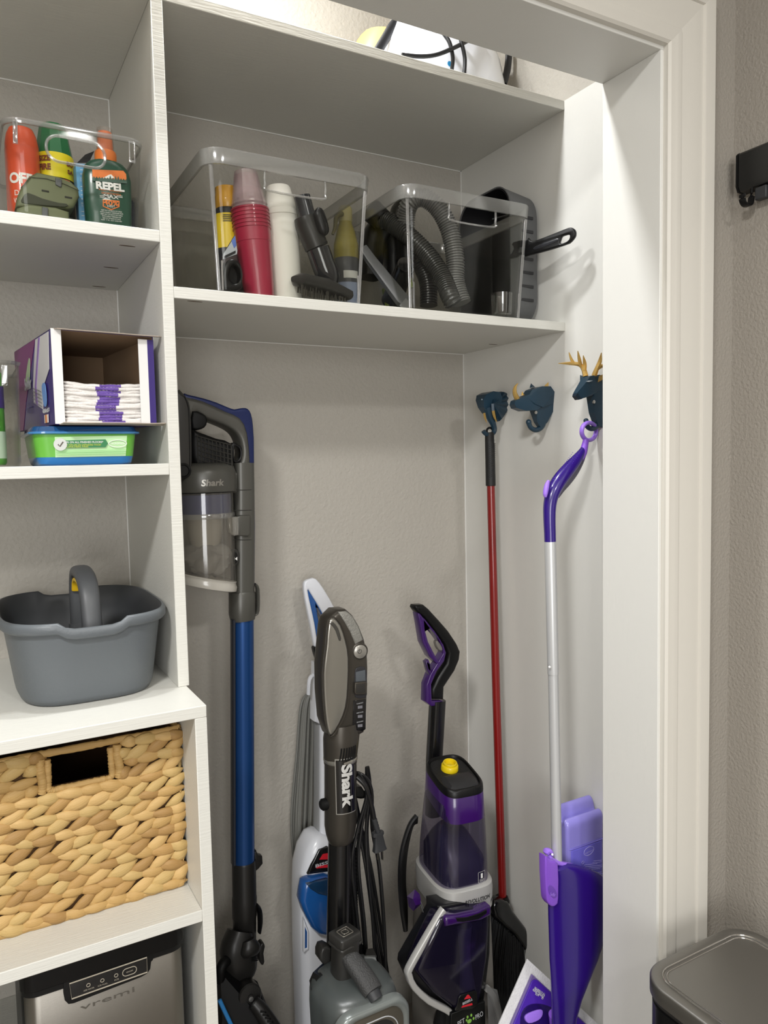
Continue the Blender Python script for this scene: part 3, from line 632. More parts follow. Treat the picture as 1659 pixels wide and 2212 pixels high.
# carton of floor pads, open towards the room
o = thing('pad_carton', 'open purple carton of dry floor pads lying on the wipes tub', 'box', (-.108, .15, zB + .063))
pur = mat('carton_purple', '33206E', .4, coat=.2); kr = mat('carton_brown', '8A7157', .8); cw = mat('carton_white', 'E4E3E1', .5)
X0, X1, Y0, Y1, Z0, Z1 = -.1885, -.0290, .012, .295, zB + .0640, zB + .2110
th = .0012
bm = box(X0, X0 + th, Y0, Y1, Z0, Z1); box(X1 - th, X1, Y0, Y1, Z0, Z1, bm=bm); box(X0, X1, Y0, Y1, Z0, Z0 + th, bm=bm); box(X0, X1, Y0, Y1, Z1 - th, Z1, bm=bm); box(X0, X1, Y1 - th, Y1, Z0, Z1, bm=bm)
add('carton_sleeve', bm, pur, o); 
bm = box(X0 + th, X0 + th * 1.6, Y0 + .001, Y1 - th, Z0 + th, Z1 - th); box(X1 - th * 1.6, X1 - th, Y0 + .001, Y1 - th, Z0 + th, Z1 - th, bm=bm); box(X0 + th, X1 - th, Y0 + .001, Y1 - th, Z1 - th * 1.6, Z1 - th, bm=bm); box(X0 + th, X1 - th, Y1 - th * 1.6, Y1 - th, Z0 + th, Z1 - th, bm=bm)
add('carton_lining', bm, kr, o)
add('torn_edge', box(X0 - .0003, X0 + .0145, Y0 - .0016, Y0 - .0004, Z0 + .001, Z1 + .0005), cw, o)
add('torn_edge', box(X1 - .0255, X1 - .0105, Y0 - .0016, Y0 - .0004, Z0 + .003, Z1 - .006), cw, o)
add('purple_edge', box(X1 - .0105, X1, Y0 - .0016, Y0 - .0004, Z0 + .003, Z1 - .006), pur, o)
for nm, zf, s, x0, x1, ln in (('top_flap', Z1, 1, X0 + .004, X1 + .008, .020), ('bottom_flap', Z0, -1, X0 + .006, X1 + .010, .026)):
    pts = [(x0, 0), (x1, 0), (x1 + .004, -ln * .7), (x1 - .005, -ln), (x1 - .03, -ln * .82), ((x0 + x1) / 2, -ln * .95), (x0 + .02, -ln * .75), (x0 + .002, -ln * .85)]
    add(nm, plate(pts, (), .0013, 0, frame((0, Y0, zf), (1, 0, 0), (0, 1, .10 * s))), mat('flap_grey', 'A89C90', .7), o)
# print on the carton's left side (plane x = X0)
def sp(y, z): return (y, z)
Ms = frame((X0 - .0004, 0, 0), (0, -1, 0), (0, 0, 1))
def sidep(name, pts, m, lift=0, sm=0):
    pp = [(-y, z) for y, z in pts]
    return add(name, plate(smooth(pp, sm, True) if sm else pp, (), .0006, 0, frame((X0 - .0004 - lift, 0, 0), (0, -1, 0), (0, 0, 1))), m, o)
H_ = Z1 - Z0
sidep('magenta_field', [(.294, Z1 - .001), (.12, Z1 - .001), (.17, Z1 - .05), (.215, Z0 + .05), (.25, Z0 + .001), (.294, Z0 + .001)], mat('carton_magenta', '6E1F63', .4))
sidep('pad_picture', [(.060, Z1 - .003), (.115, Z1 - .003), (.150, Z1 - .075), (.150, Z1 - .104), (.085, Z1 - .119), (.078, Z1 - .085), (.03, Z1 - .060), (.022, Z1 - .003)], mat('picture_white', 'C7C4C4', .5), .0006)
sidep('pad_stripe', [(.080, Z1 - .004), (.092, Z1 - .004), (.134, Z1 - .078), (.134, Z1 - .108), (.118, Z1 - .111), (.122, Z1 - .078)], mat('picture_lilac', '8A6CAA', .5), .0012)
for k in range(5): sidep('picture_line', [(.150, Z1 - .078 - k * .006), (.086, Z1 - .090 - k * .006), (.086, Z1 - .091 - k * .006), (.150, Z1 - .079 - k * .006)], mat('line_grey', '8E8B92', .5), .0016)
sidep('logo_leaf', [(.205, Z1 - .060), (.175, Z1 - .030), (.165, Z1 - .030), (.170, Z1 - .055), (.185, Z1 - .075)], mat('logo_green', '9DB08B', .5), .0008, 3)
def stext(s_, y, z, wd, ht, mm, b=0): text(s_, wd, ht, frame((X0 - .0018, y, z), (0, -1, 0), (0, 0, 1)), mm, o, bold=b)
stext('Swiffer', .185, Z1 - .068, .055, .022, mat('print_silver', 'A8A8AE', .5), .04)
stext('DRY + WET', .185, Z1 - .105, .05, .012, mat('print_faint', '4B4486', .5)); stext('WET JET', .19, Z0 + .032, .05, .014, mat('print_faint', '4B4486', .5), .02)
sidep('bottle_picture', [(.078, Z1 - .082), (.062, Z1 - .078), (.052, Z1 - .086), (.050, Z1 - .106), (.056, Z1 - .116), (.070, Z1 - .114), (.076, Z1 - .100)], mat('picture_blue', '6A93CF', .5), .0022, 2)
stext('ABSORB + LOCK', .060, Z1 - .122, .05, .006, printw, .02); stext('RECHARGE', .062, Z0 + .0235, .036, .005, printw, .02)
sidep('pad_icon', [(.075, Z0 + .005), (.075, Z0 + .018), (.048, Z0 + .018), (.048, Z0 + .005)], mat('icon_cream', 'E0D6CC', .5), .0014)
sidep('icon_stripe', [(.066, Z0 + .005), (.066, Z0 + .018), (.057, Z0 + .018), (.057, Z0 + .005)], mat('icon_orange', 'C9793A', .5), .0020)
# the pads
padm = mat('pad_white', 'E4E0DC', .8, bump=.5, bscale=400); padp = mat('pad_purple', '6A4FA0', .75, bump=.5, bscale=500)
NP = 13
for i in range(NP):
    random.seed(40 + i)
    zc = Z0 + .0045 + i * .0050; x0, x1 = X0 + .0125 + random.uniform(-.002, .002), X1 - .0120 + random.uniform(-.002, .002); yf = Y0 + .006 + random.uniform(-.003, .004)
    ordn = ['bottom', 'second', 'third', 'fourth', 'fifth', 'sixth', 'seventh', 'eighth', 'ninth', 'tenth', 'eleventh', 'twelfth', 'top'][i]
    p = thing('floor_pad', f'{ordn} white floor pad{"" if i in (0, 12) else " from the bottom"} of the stack in the purple carton', 'pad', ((x0 + x1) / 2, yf, zc), 'floor pads stacked in the carton')
    ph = random.random() * 6; N = 26
    def sec(t, h, lift, amp):
        x = x0 + (x1 - x0) * t
        z = zc + amp * math.sin(t * 7 + ph) * .6 + .0050 * (i / NP) * (2 * t - 1) ** 2 - .0018 * (i / NP)
        e = 1 - max(0, abs(2 * t - 1) - .88) / .12 * .75; hh = h * e * (1 + .15 * math.sin(t * 31 + ph * 3))
        return [(x, yf + dy - lift + .0012 * math.sin(t * 19 + ph), z + dz * hh) for dy, dz in ((.0, .0), (.0006, -.7), (.004, -1), (.10, -.8), (.10, .8), (.004, 1), (.0006, .7))]
    add('pad_body', loft([sec(k / N, .0031, 0, .0009) for k in range(N + 1)]), padm, p, ang=60)
    s0 = .40 + random.uniform(-.03, .04); s1 = s0 + .26 + random.uniform(-.02, .03)
    add('purple_strip', loft([sec(s0 + (s1 - s0) * k / 8, .0029, .0007, .0009) for k in range(9)]), padp, p, ang=60)
CART_END = True
def turn(objs, pivot, ang):
    R_ = Matrix.Rotation(ang, 4, 'Z')
    for q_ in objs:
        q_.location = V(pivot) + R_ @ (q_.location - V(pivot)); q_.rotation_euler.z += ang
turn([q_ for q_ in COL.objects if q_.parent is None and q_.name.split('.')[0] in ('pad_carton', 'floor_pad')], (X0, Y0, 0), math.radians(7))
# clear container with a green bottle, cut by the left edge of the picture
o = thing('clear_container', 'tall clear container with a green pouch at the far left of the middle shelf', 'container', (-.32, .13, zB))
lv = [(-.318, .13, zB + .0005, .078, .10, .02), (-.318, .13, zB + .005, .081, .103, .025), (-.3165, .13, zB + .158, .0835, .1055, .027)]
add('container_body', shell(lv, .0022), binclear, o)
add('rim', ringband([(-.3165, .13, zB + .156, .084, .106, .027), (-.3165, .13, zB + .161, .0865, .1085, .028)], .003), rimclear, o)
add('clip_tab', xz([(3, 788), (17, 788), (17, 832), (3, 834)], .022, 0, [[(6, 792), (13, 792), (13, 826), (6, 826)]], th=.004, bev=.001), edgeclear, o)
q = V((-.292, .075, zB + .003)); o = thing('cleaner_bottle', 'green refill bottle with a purple label inside the clear container', 'bottle', tuple(q))
add('bottle_body', zloft([(q.x, q.y, q.z, .034, .028, 3), (q.x, q.y, q.z + .004, .0365, .030, 3), (q.x, q.y, q.z + .14, .0365, .030, 3), (q.x, q.y, q.z + .157, .026, .022, 2.4), (q.x, q.y, q.z + .166, .014, .014, 2)], 32), mat('refill_green', '59A83C', .35, coat=.3), o)
add('label_lower', zloft([(q.x, q.y, q.z + .010, .0368, .0303, 3), (q.x, q.y, q.z + .052, .0371, .0305, 3)], 32, caps=(0, 0)), mat('refill_pale', 'CFE6D2', .35), o)
add('label_purple', zloft([(q.x, q.y, q.z + .088, .0371, .0305, 3), (q.x, q.y, q.z + .122, .0371, .0305, 3)], 32, caps=(0, 0)), mat('refill_purple', '4B3A86', .4), o)
add('white_flower', plate(smooth([(0, 0), (.006, .012), (.012, .012), (.008, 0), (.012, -.010), (.004, -.006)], 4, True), (), .001, 0, frame((q.x + .016, q.y - .0312, q.z + .068))), printw, o)

# ---------------------------------------------------------------- counter: grey caddy
o = thing('cleaning_caddy', 'grey plastic cleaning caddy with a central handle on the white countertop', 'caddy', (-.152, .145, zK))
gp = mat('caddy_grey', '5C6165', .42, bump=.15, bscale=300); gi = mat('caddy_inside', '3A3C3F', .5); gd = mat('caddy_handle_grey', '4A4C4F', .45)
cx, cy = -.152, .148
S = lambda z, a, b, p=3.6: (cx, cy, zK + z, a, b, p)
def front_dip(x, y):  # lower rim in the middle of the front and the back
    t = max(0, 1 - (abs(x) / .050) ** 6); return -.011 * t if abs(y) > .1 else 0
def cl(secs, n=96):
    rings = []
    for c_x, c_y, z, a, b, p, dip in secs: rings.append([(c_x + x, c_y + y, z + dip * front_dip(x, y)) for x, y in se(n, a, b, p)])
    return rings
sec = [(*S(.0, .098, .145), 0), (*S(.002, .104, .151), 0), (*S(.012, .108, .155), 0), (*S(.105, .1205, .169), .3), (*S(.1185, .1225, .171), 1), (*S(.1195, .1290, .1775), 1), (*S(.1235, .1325, .1805), 1), (*S(.133, .1325, .1805), 1), (*S(.137, .1300, .178), 1), (*S(.1375, .1265, .1745), 1)]
add('tub', loft(cl(sec), caps=(1, 0)), gp, o, ang=50)
add('tub_lining', loft(cl([(*S(.1375, .1265, .1745), 1), (*S(.134, .1235, .1715), 1), (*S(.10, .119, .167), .2), (*S(.012, .1065, .1535), 0), (*S(.006, .10, .147), 0)]), caps=(0, 1)), gi, o, ang=50)
add('divider_wall', box(cx - .098, cx + .098, cy - .012, cy - .009, zK + .008, zK + .085), gi, o)
hx = cx + .004
path = [(hx, .02, zK + .09), (hx, .024, zK + .13), (hx, .036, zK + .168), (hx, .062, zK + .188), (hx, .105, zK + .195), (hx, .150, zK + .190), (hx, .172, zK + .165), (hx, .178, zK + .12), (hx, .18, zK + .06)]
add('handle', sweep(path, [(.0155, .014), (.0155, .013), (.0155, .012), (.0155, .011), (.0155, .0105), (.0155, .011), (.0155, .012), (.0155, .013), (.0155, .014)], n=20, up=(0, -.2, 1) and (0, 0, 1), p=3, k=5), gd, o)
add('handle_base', zloft([(hx, .022, zK + .01, .021, .018, 3), (hx, .021, zK + .095, .018, .016, 3)], 24), gd, o)
add('handle_base', zloft([(hx, .18, zK + .01, .021, .018, 3), (hx, .18, zK + .095, .018, .016, 3)], 24), gd, o)
ipath = [(hx, .0365, zK + .135), (hx, .044, zK + .160), (hx, .068, zK + .176), (hx, .105, zK + .182), (hx, .146, zK + .177), (hx, .160, zK + .158)]
add('yellow_grip', sweep(ipath, [(.0130, .0045)] * 6, n=14, up=(0, 0, 1), p=3, k=4), mat('grip_yellow', 'D9B11E', .45), o)
# ---------------------------------------------------------------- woven basket
def gradmat(name, z0, c0, z1, c1, rough=.35, axis=2):
    m = mat(name, c0, rough); nt = m.node_tree; b = nt.nodes['Principled BSDF']
    tc = nt.nodes.new('ShaderNodeTexCoord'); sp_ = nt.nodes.new('ShaderNodeSeparateXYZ'); mr = nt.nodes.new('ShaderNodeMapRange'); mx = nt.nodes.new('ShaderNodeMix'); mx.data_type = 'RGBA'
    mr.inputs[1].default_value = z0; mr.inputs[2].default_value = z1
    mx.inputs[6].default_value = (*lin(c0), 1); mx.inputs[7].default_value = (*lin(c1), 1)
    nt.links.new(tc.outputs['Object'], sp_.inputs[0]); nt.links.new(sp_.outputs[axis], mr.inputs[0]); nt.links.new(mr.outputs[0], mx.inputs[0]); nt.links.new(mx.outputs[2], b.inputs['Base Color'])
    return m
BX0, BX1, BY0, BZ0, BZ1 = -.342, -.0275, -.030, zS, 1.0145
bk = thing('woven_basket', 'woven seagrass basket with a cut-out handle on the cabinet shelf', 'basket', ((BX0 + BX1) / 2, .14, zS))
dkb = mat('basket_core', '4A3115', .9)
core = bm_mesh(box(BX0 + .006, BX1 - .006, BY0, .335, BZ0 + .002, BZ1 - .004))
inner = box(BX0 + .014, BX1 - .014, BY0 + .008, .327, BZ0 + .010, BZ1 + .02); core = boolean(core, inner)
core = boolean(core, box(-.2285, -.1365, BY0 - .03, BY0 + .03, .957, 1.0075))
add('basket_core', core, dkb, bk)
SM = []
for i, (c1, c2) in enumerate((('C09E64', '9C7A45'), ('B8945A', '94703F'), ('CBAA72', 'AC8A52'), ('AC8850', '86653A'), ('C4A468', 'A38A58'))):
    SM.append(mat(f'seagrass_{i}', c1, .62, bump=.7, bscale=70, var=.3, vscale=22, stretch=(.35, 3, 5), c2=c2))
def strand_mesh(seed, ln, wd):
    random.seed(seed); k = 9; rings = []
    bend = random.uniform(-.0015, .0025); tw = random.uniform(-.25, .25)
    for i in range(k):
        t = i / (k - 1); e = max(.10, math.sin(PI * min(1, max(0, .03 + .94 * t))) ** .95); x = (t - .5) * ln
        c = V((x, bend * math.sin(PI * t) + .0008 * math.sin(5 * t + seed), .0042 * math.sin(PI * t)))
        a = tw * (t - .5)
        rings.append([c + V((0, yy * math.cos(a) - zz * math.sin(a), yy * math.sin(a) + zz * math.cos(a))) for yy, zz in se(9, wd / 2 * e, .0052 * e, 2.3)])
    me = bm_mesh(loft(rings), 'strand'); finish(me, 60); return me
VAR = [strand_mesh(s, .052 + .003 * (s % 3), .0172 + .0012 * (s % 4)) for s in range(8)]
def strand(M, mi):
    key = random.randrange(8)
    me = VARS[key][mi]; o = bpy.data.objects.new('strand', me); COL.objects.link(o); o.parent = bk; o.matrix_parent_inverse = Matrix.Translation(-bk.location); o.matrix_basis = M
VARS = []
for me in VAR:
    row = []
    for m_ in SM:
        c_ = me.copy(); c_.materials.append(m_); row.append(c_)
    VARS.append(row)
random.seed(11)
NR = 17; pitch = (BZ1 - .008 - BZ0 - .010) / (NR - 1)
for r in range(NR):
    z = BZ0 + .010 + r * pitch; x = BX0 - .01 + (.014 if r % 2 else 0)
    while x < BX1 + .008:
        ang = math.radians((24 if r % 2 else -3) + random.uniform(-6, 6))
        xc = min(max(x, BX0 + .012), BX1 - .009); zc = z + random.uniform(-.0015, .0015)
        x += .0300 + random.uniform(-.003, .003)
        if -.2285 - .010 < xc < -.1365 + .010 and .957 - .004 < zc < 1.02: continue
        sc = 1.0 if BX0 + .02 < xc < BX1 - .018 else .72
        if zc > .957 - .008 and min(abs(xc + .2285), abs(xc + .1365)) < .030: sc = .55; xc += -.006 if xc < -.18 else .006
        M = Matrix.Translation((xc, BY0 - .001 - random.uniform(0, .002), zc)) @ frame((0, 0, 0), (math.cos(ang), .06, math.sin(ang)), (-math.sin(ang), 0, math.cos(ang))) @ Matrix.Diagonal((sc, 1, 1, 1))
        strand(M, random.choice((0, 0, 1, 2, 2, 3, 4, 4)))
for r in range(14):    # right side, seen edge-on
    for y in (-.012, .022, .056):
        M = Matrix.Translation((BX1 - .004, y + (.015 if r % 2 else 0), BZ0 + .014 + r * .0192)) @ frame((0, 0, 0), (0, 1, .2), (0, -.2, 1))
        strand(M, random.choice((0, 1, 2, 4)))
def cordrope(name, pts, r, closed=False, wave=.0008):
    P = [V(p) for p in smooth(pts, 14, closed)]; random.seed(3)
    rad = [(r + random.uniform(-wave, wave), r * .9 + random.uniform(-wave, wave)) for _ in P]
    add(name, sweep(P, rad, n=10, closed=closed, up=(0, 1, 0)), SM[0], bk, ang=60)
cordrope('rim_strand', [(BX0, BY0, BZ1 - .004), (-.26, BY0 - .001, BZ1 - .002), (-.18, BY0, BZ1 - .003), (-.1, BY0 - .001, BZ1 - .002), (BX1 - .006, BY0, BZ1 - .002), (BX1 - .004, BY0 + .02, BZ1 - .002), (BX1 - .004, .15, BZ1 - .004), (BX1 - .005, .33, BZ1 - .004)], .0058)
cordrope('rim_strand', [(BX0, .33, BZ1 - .004), (-.18, .334, BZ1 - .002), (BX1, .33, BZ1 - .004)], .006)
cordrope('base_strand', [(BX0, BY0 - .001, BZ0 + .006), (-.25, BY0 - .003, BZ0 + .006), (-.12, BY0 - .002, BZ0 + .006), (BX1 - .004, BY0 - .002, BZ0 + .007)], .0066)
hz = [(-.2285, .957), (-.182, .9565), (-.1365, .957), (-.1365, .98), (-.137, 1.003)]
cordrope('handle_binding', [(-.2285, BY0 - .002, 1.003), (-.229, BY0 - .003, .975), (-.2275, BY0 - .003, .956), (-.205, BY0 - .003, .9545), (-.160, BY0 - .003, .9545), (-.138, BY0 - .003, .956), (-.1365, BY0 - .003, .975), (-.137, BY0 - .002, 1.003)], .0052)

for xs_ in (-.2385, -.1265):
    cordrope('handle_binding', [(xs_, BY0 - .003, .953), (xs_ + .0015, BY0 - .0045, .970), (xs_ - .001, BY0 - .0045, .990), (xs_, BY0 - .003, 1.006)], .0068)
# ---------------------------------------------------------------- ice maker
im = thing('ice_maker', 'countertop ice maker with a black lid and stainless front inside the base cabinet', 'ice maker', (-.165, .1, .36 + T))
Y = -.078
ssm = mat('ice_steel', '85817A', .42, metal=1, bump=.08, bscale=200, stretch=(1, 1, 12))
def rbox(x0, x1, y0, y1, z0, z1, r):
    return loft([[((x0 + x1) / 2 + x, (y0 + y1) / 2 + y, z) for x, y in rrect((x1 - x0) / 2 - e, (y1 - y0) / 2 - e, r, 6)] for z, e in ((z0, .002), (z0 + .002, 0), (z1 - .002, 0), (z1, .002))])
add('steel_body', rbox(-.2800, -.0455, Y, .22, .385, .676, .022), ssm, im, ang=50)
add('side_panel', rbox(-.2835, -.0425, Y + .020, .225, .360 + T, .676, .012), black, im)
add('lid', rbox(-.2855, -.0425, Y - .006, .225, .6755, .716, .02), mat('lid_black', '080809', .25, spec=.3), im)
add('lid_band', rbox(-.2840, -.0440, Y - .0035, .223, .6655, .678, .021), black, im)
fy = Y - .0045
add('panel_surround', xz([(136, 2100), (137, 2146), (140, 2162), (148, 2170), (160, 2168), (306, 2111), (318, 2104), (325, 2094), (327, 2078), (331, 2074), (331, 2040), (220, 2060)], fy, 0, th=.006, bev=.0015), black, im)
add('control_panel', xz([(150, 2125), (317, 2068), (318, 2100), (155, 2158)], fy - .0012, 0, th=.003, bev=.0004), mat('panel_black', '08090C', .12, coat=.5), im)
ln_ = mat('panel_line', 'A39B8C', .4)
q = [at(u, v, fy - .0014) for u, v in ((150, 2125), (317, 2068), (318, 2100), (155, 2158))]
add('panel_frame', sweep(q, .0010, n=6, closed=True), ln_, im)
for (u, v), s_ in (((191, 2128), 'ADD WATER'), ((221, 2118), 'ICE FULL'), ((251, 2107), 'ICE')):
    p = at(u, v, fy - .0014); add('indicator_light', sweep([(p.x + x, p.y, p.z + z) for x, z in se(16, .0026, .0026)], .0005, n=6, closed=True), ln_, im)
    text(s_, .0015 * len(s_) + .002, .0022, frame(at(u + 1, v + 8.5, fy - .0010)), ln_, im)
p = at(280, 2098, fy - .0014)
add('power_button', sweep([(p.x + x, p.y, p.z + z) for x, z in rrect(.0105, .0058, .0057, 5)], .0006, n=6, closed=True), ln_, im); text('ON/OFF', .010, .0022, frame(at(280, 2098, fy - .001)), ln_, im)
text('vremi', .080, .0080, frame(at(233, 2157, Y - .0004), (1, 0, .0)), mat('logo_etch', '6C6861', .5, metal=.7), im)

# ---------------------------------------------------------------- trash can
tc_ = thing('trash_can', 'dark brushed steel trash can with a flat lid in front of the door casing', 'trash can', (.738, -.585, 0))
ts = mat('can_dark_steel', '8E8C88', .45, metal=1, bump=.03, bscale=300, stretch=(1, 14, 1)); tsd = mat('can_black_steel', '2B2B2C', .3, metal=.8)
tx, ty, ta, tb_, zt = .7365, -.6000, .1325, .175, .600
RR = lambda z, e, r=.055: [(tx + x, ty + y, z) for x, y in rrect(ta - e, tb_ - e, max(r - e, .012), 10)]
add('can_body', loft([RR(.006, .008), RR(.01, .004), RR(.560, .004), RR(.562, .010)]), tsd, tc_)
add('can_foot', loft([RR(0, .012), RR(.008, .012)]), black, tc_)
add('lid_collar', loft([RR(.562, .006), RR(.572, .001)]), mat('collar_black', '1A1A1B', .35), tc_)
add('lid', loft([RR(.572, .0015), RR(.5745, 0), RR(.5965, 0), RR(.5995, .002), RR(.600, .0045), RR(.6003, .0200), RR(.5990, .0218), RR(.5988, .0228), RR(.5994, .0238), RR(.5990, .0250), RR(.5984, .0262), RR(.5988, .030)]), ts, tc_, ang=60)
for e_, z_ in ((.0205, .6003), (.0268, .5989)): add('lid_groove_glint', sweep([V(q) for q in RR(z_, e_)], .0011, n=8, closed=True, up=(0, 0, 1)), mat('groove_glint', 'D8D6D2', .12, metal=1), tc_)  # bright rings drawn in as the glint along the lid groove
# ---------------------------------------------------------------- hook rail on the room wall
rk = thing('hook_rail', 'black wall-mounted hook rail on the room wall beside the doorway', 'hook rail', (XR, -.6, 1.92))
rp = [(XR - .0005, 1.985), (XR - .020, 1.985), (XR - .024, 1.981), (XR - .024, 1.926), (XR - .019, 1.917), (XR - .0005, 1.915)]
RS = -.358
add('rail_bar', loft([[(x, y, z) for x, z in rp] for y in (RS - .0045, -.86)]), mat('rail_black', '1C1C1B', .4, bump=.2, bscale=120, stretch=(8, .3, 8)), rk, bevel=.001)
add('end_cap', loft([[(x - (.0006 if x < XR - .001 else 0), y, z) for x, z in rp] for y in (RS, RS - .004)]), blackm, rk)
for k in range(4):
    y = RS - .026 - k * .085
    pth = [(XR - .016, y, 1.917), (XR - .017, y, 1.897), (XR - .022, y, 1.887), (XR - .034, y, 1.886), (XR - .041, y, 1.893), (XR - .041, y, 1.903)]
    h = add('hook', sweep(pth, [(.0065, .0018)] * 6, n=10, up=(0, 0, 1), p=4, k=4), black, rk)
    add('hook_socket', box(XR - .022, XR - .008, y - .032, y - .010, 1.892, 1.914), charc, rk, bevel=.002)

# ---------------------------------------------------------------- animal hooks on the right wall
navy = mat('navy_resin', '1C3748', .38, var=.25, vscale=30); gold = mat('gold_paint', 'CDA962', .34, metal=.65)
def hp_(px, Y): return [at(u, v, Y) + V((0, s * h, 0)) for u, v, h in px for s in (-1, 1)]
def tube(px, Y, r, n=10, k=4, dy=None, p=2): return sweep([at(u, v, Y + (dy[i] if dy else 0)) for i, (u, v) in enumerate(px)], r, n=n, k=k, p=p)
o = thing('rhino_hook', 'navy rhino head wall hook with gold horn and ears, middle one of three', 'wall hook', tuple(at(1184, 880, X=.849)), 'animal head hooks on the right closet wall'); Y = .055
bm = hull(hp_([(1142, 843, .012), (1160, 836, .018), (1178, 836, .018), (1185, 848, .020), (1184, 872, .018), (1160, 881, .020), (1145, 874, .017), (1132, 860, .012)], Y))
hull(hp_([(1131, 855, .011), (1108, 866, .008), (1106, 874, .009), (1110, 882, .010), (1128, 888, .013), (1150, 887, .016), (1162, 876, .018), (1146, 850, .014)], Y), bm)
add('head', bm, navy, o, ang=8)
bm = hull(hp_([(1150, 882, .012), (1184, 868, .018), (1185, 890, .015), (1178, 912, .008), (1166, 926, .005), (1157, 912, .006)], Y)); add('neck', bm, navy, o, ang=8)
add('hook', tube([(1176, 906), (1170, 922), (1158, 929), (1147, 924), (1142, 914)], Y, [.0065, .0062, .0058, .0054, .0055]), navy, o)
bm = BM(); bmesh.ops.create_icosphere(bm, subdivisions=2, radius=.0066, matrix=Matrix.Translation(at(1142, 912, Y))); add('hook_knob', bm, navy, o)
add('front_horn', tube([(1118, 863), (1112, 849), (1113, 836), (1119, 828)], Y, [.0062, .0052, .0034, .0006], n=7), gold, o, ang=20); add('rear_horn', tube([(1129, 854), (1128, 846)], Y, [.0042, .0004], n=5, k=0), gold, o, ang=10)
add('ear', hull([at(1172, 843, Y - .014), at(1177, 832, Y - .014), at(1185, 825, Y - .012), at(1185, 836, Y - .014), at(1180, 845, Y - .016), at(1178, 836, Y - .008)]), gold, o, ang=8)
add('ear', hull([at(1144, 838, Y + .014), at(1147, 828, Y + .016), at(1156, 836, Y + .014), at(1149, 837, Y + .010)]), navy, o, ang=8)
def screw(u, v, Y):
    q = at(u, v, Y); add('screw', lathe([(.0036, 0), (.0036, .002), (0, .0026)], 14, frame(q)), mat('screw_steel', 'B8B6B0', .3, metal=1), o)
screw(1157, 891, Y - .0115)
o = thing('elephant_hook', 'navy elephant head wall hook holding the broom, farthest of three', 'wall hook', tuple(at(1085, 880, X=.849)), 'animal head hooks on the right closet wall'); Y = .215
add('head', hull(hp_([(1036, 864, .016), (1040, 853, .020), (1053, 847, .024), (1067, 849, .024), (1073, 862, .022), (1070, 880, .018), (1060, 896, .012), (1047, 893, .010), (1039, 880, .012)], Y)), navy, o, ang=8)
ea = [(1064, 856), (1073, 848), (1083, 846), (1094, 849), (1101, 859), (1101, 874), (1095, 889), (1084, 905), (1075, 911), (1069, 900)]
bm = BM(); n_ = len(ea); ctr_ = bm.verts.new(at(1066, 872, Y - .026)); rim = []; back = bm.verts.new(at(1082, 876, Y + .004))
for i, (u, v) in enumerate(smooth([(a, b) for a, b in ea], 2, True)): rim.append(bm.verts.new(at(u, v, Y - .012 + (.004 if i % 2 else -.004))))
for i in range(len(rim)): bm.faces.new((ctr_, rim[i], rim[(i + 1) % len(rim)])); bm.faces.new((back, rim[(i + 1) % len(rim)], rim[i]))
add('ear', bm, navy, o, ang=8)
add('ear', hull(hp_([(1056, 850, .004), (1074, 846, .004), (1088, 850, .004), (1086, 880, .004), (1070, 890, .004)], Y + .03)), navy, o, ang=8)
add('trunk', tube([(1053, 880), (1058, 900), (1065, 916), (1068, 930), (1062, 938), (1050, 938), (1044, 931)], Y - .006, [.0125, .0095, .0075, .0062, .0055, .0052, .0056], n=8, k=3), navy, o, ang=25)
add('tusk_base', tube([(1064, 872), (1065, 888)], Y - .026, [.0035, .0038], n=6, k=0), mat('resin_grey', '5A6672', .4), o); add('tusk', tube([(1065, 887), (1068, 900), (1073, 912)], Y - .026, [.0040, .0032, .0008], n=6), gold, o)
add('tusk', tube([(1046, 892), (1048, 903), (1051, 913)], Y - .014, [.0030, .0026, .0006], n=6), gold, o)
bm = BM(); bmesh.ops.create_icosphere(bm, subdivisions=1, radius=.0018, matrix=Matrix.Translation(at(1041, 863, Y - .019))); add('eye', bm, mat('eye_pale', '8FA0AC', .3), o)
o = thing('deer_hook', 'navy deer head wall hook with gold antlers, beside the door jamb', 'wall hook', tuple(at(1292, 880, X=.849)), 'animal head hooks on the right closet wall'); Y = -.105
deer_navy = navy  # same navy resin as the other heads
add('head', hull(hp_([(1241, 856, .005), (1243, 848, .006), (1257, 829, .010), (1267, 813, .012), (1284, 811, .014), (1298, 815, .015), (1299, 846, .013), (1277, 848, .013), (1263, 852, .010), (1254, 861, .007), (1246, 863, .005)], Y)), deer_navy, o, ang=8)
add('muzzle', hull(hp_([(1240, 856, .0055), (1242, 850, .0060), (1252, 853, .0068), (1253, 862, .0066), (1246, 864, .0055)], Y)), mat('navy_dark', '122230', .35), o, ang=8)
add('neck', hull(hp_([(1274, 846, .012), (1302, 843, .018), (1302, 925, .010), (1287, 920, .007), (1278, 892, .008)], Y)), deer_navy, o, ang=8)
add('hook', tube([(1292, 905), (1287, 922), (1276, 926), (1268, 920), (1266, 911)], Y, [.0070, .0060, .0054, .0050, .0052]), navy, o)
bm = BM(); bmesh.ops.create_icosphere(bm, subdivisions=2, radius=.0056, matrix=Matrix.Translation(at(1266, 909, Y))); add('hook_knob', bm, navy, o)
add('eyelid', hull([at(1265, 824, Y - .0145), at(1272, 825, Y - .0155), at(1281, 822, Y - .0152), at(1272, 822, Y - .0160), at(1273, 823.5, Y - .012)]), mat('eye_white', 'C9D0D4', .3), o)
add('ear', hull([at(1253, 824, Y + .014), at(1253, 810, Y + .02), at(1262, 813, Y + .014), at(1258, 820, Y + .008)]), deer_navy, o, ang=8)
add('ear', hull([at(1291, 826, Y - .014), at(1294, 812, Y - .022), at(1312, 805, Y - .030), at(1306, 818, Y - .024), at(1297, 820, Y - .010)]), gold, o, ang=8)
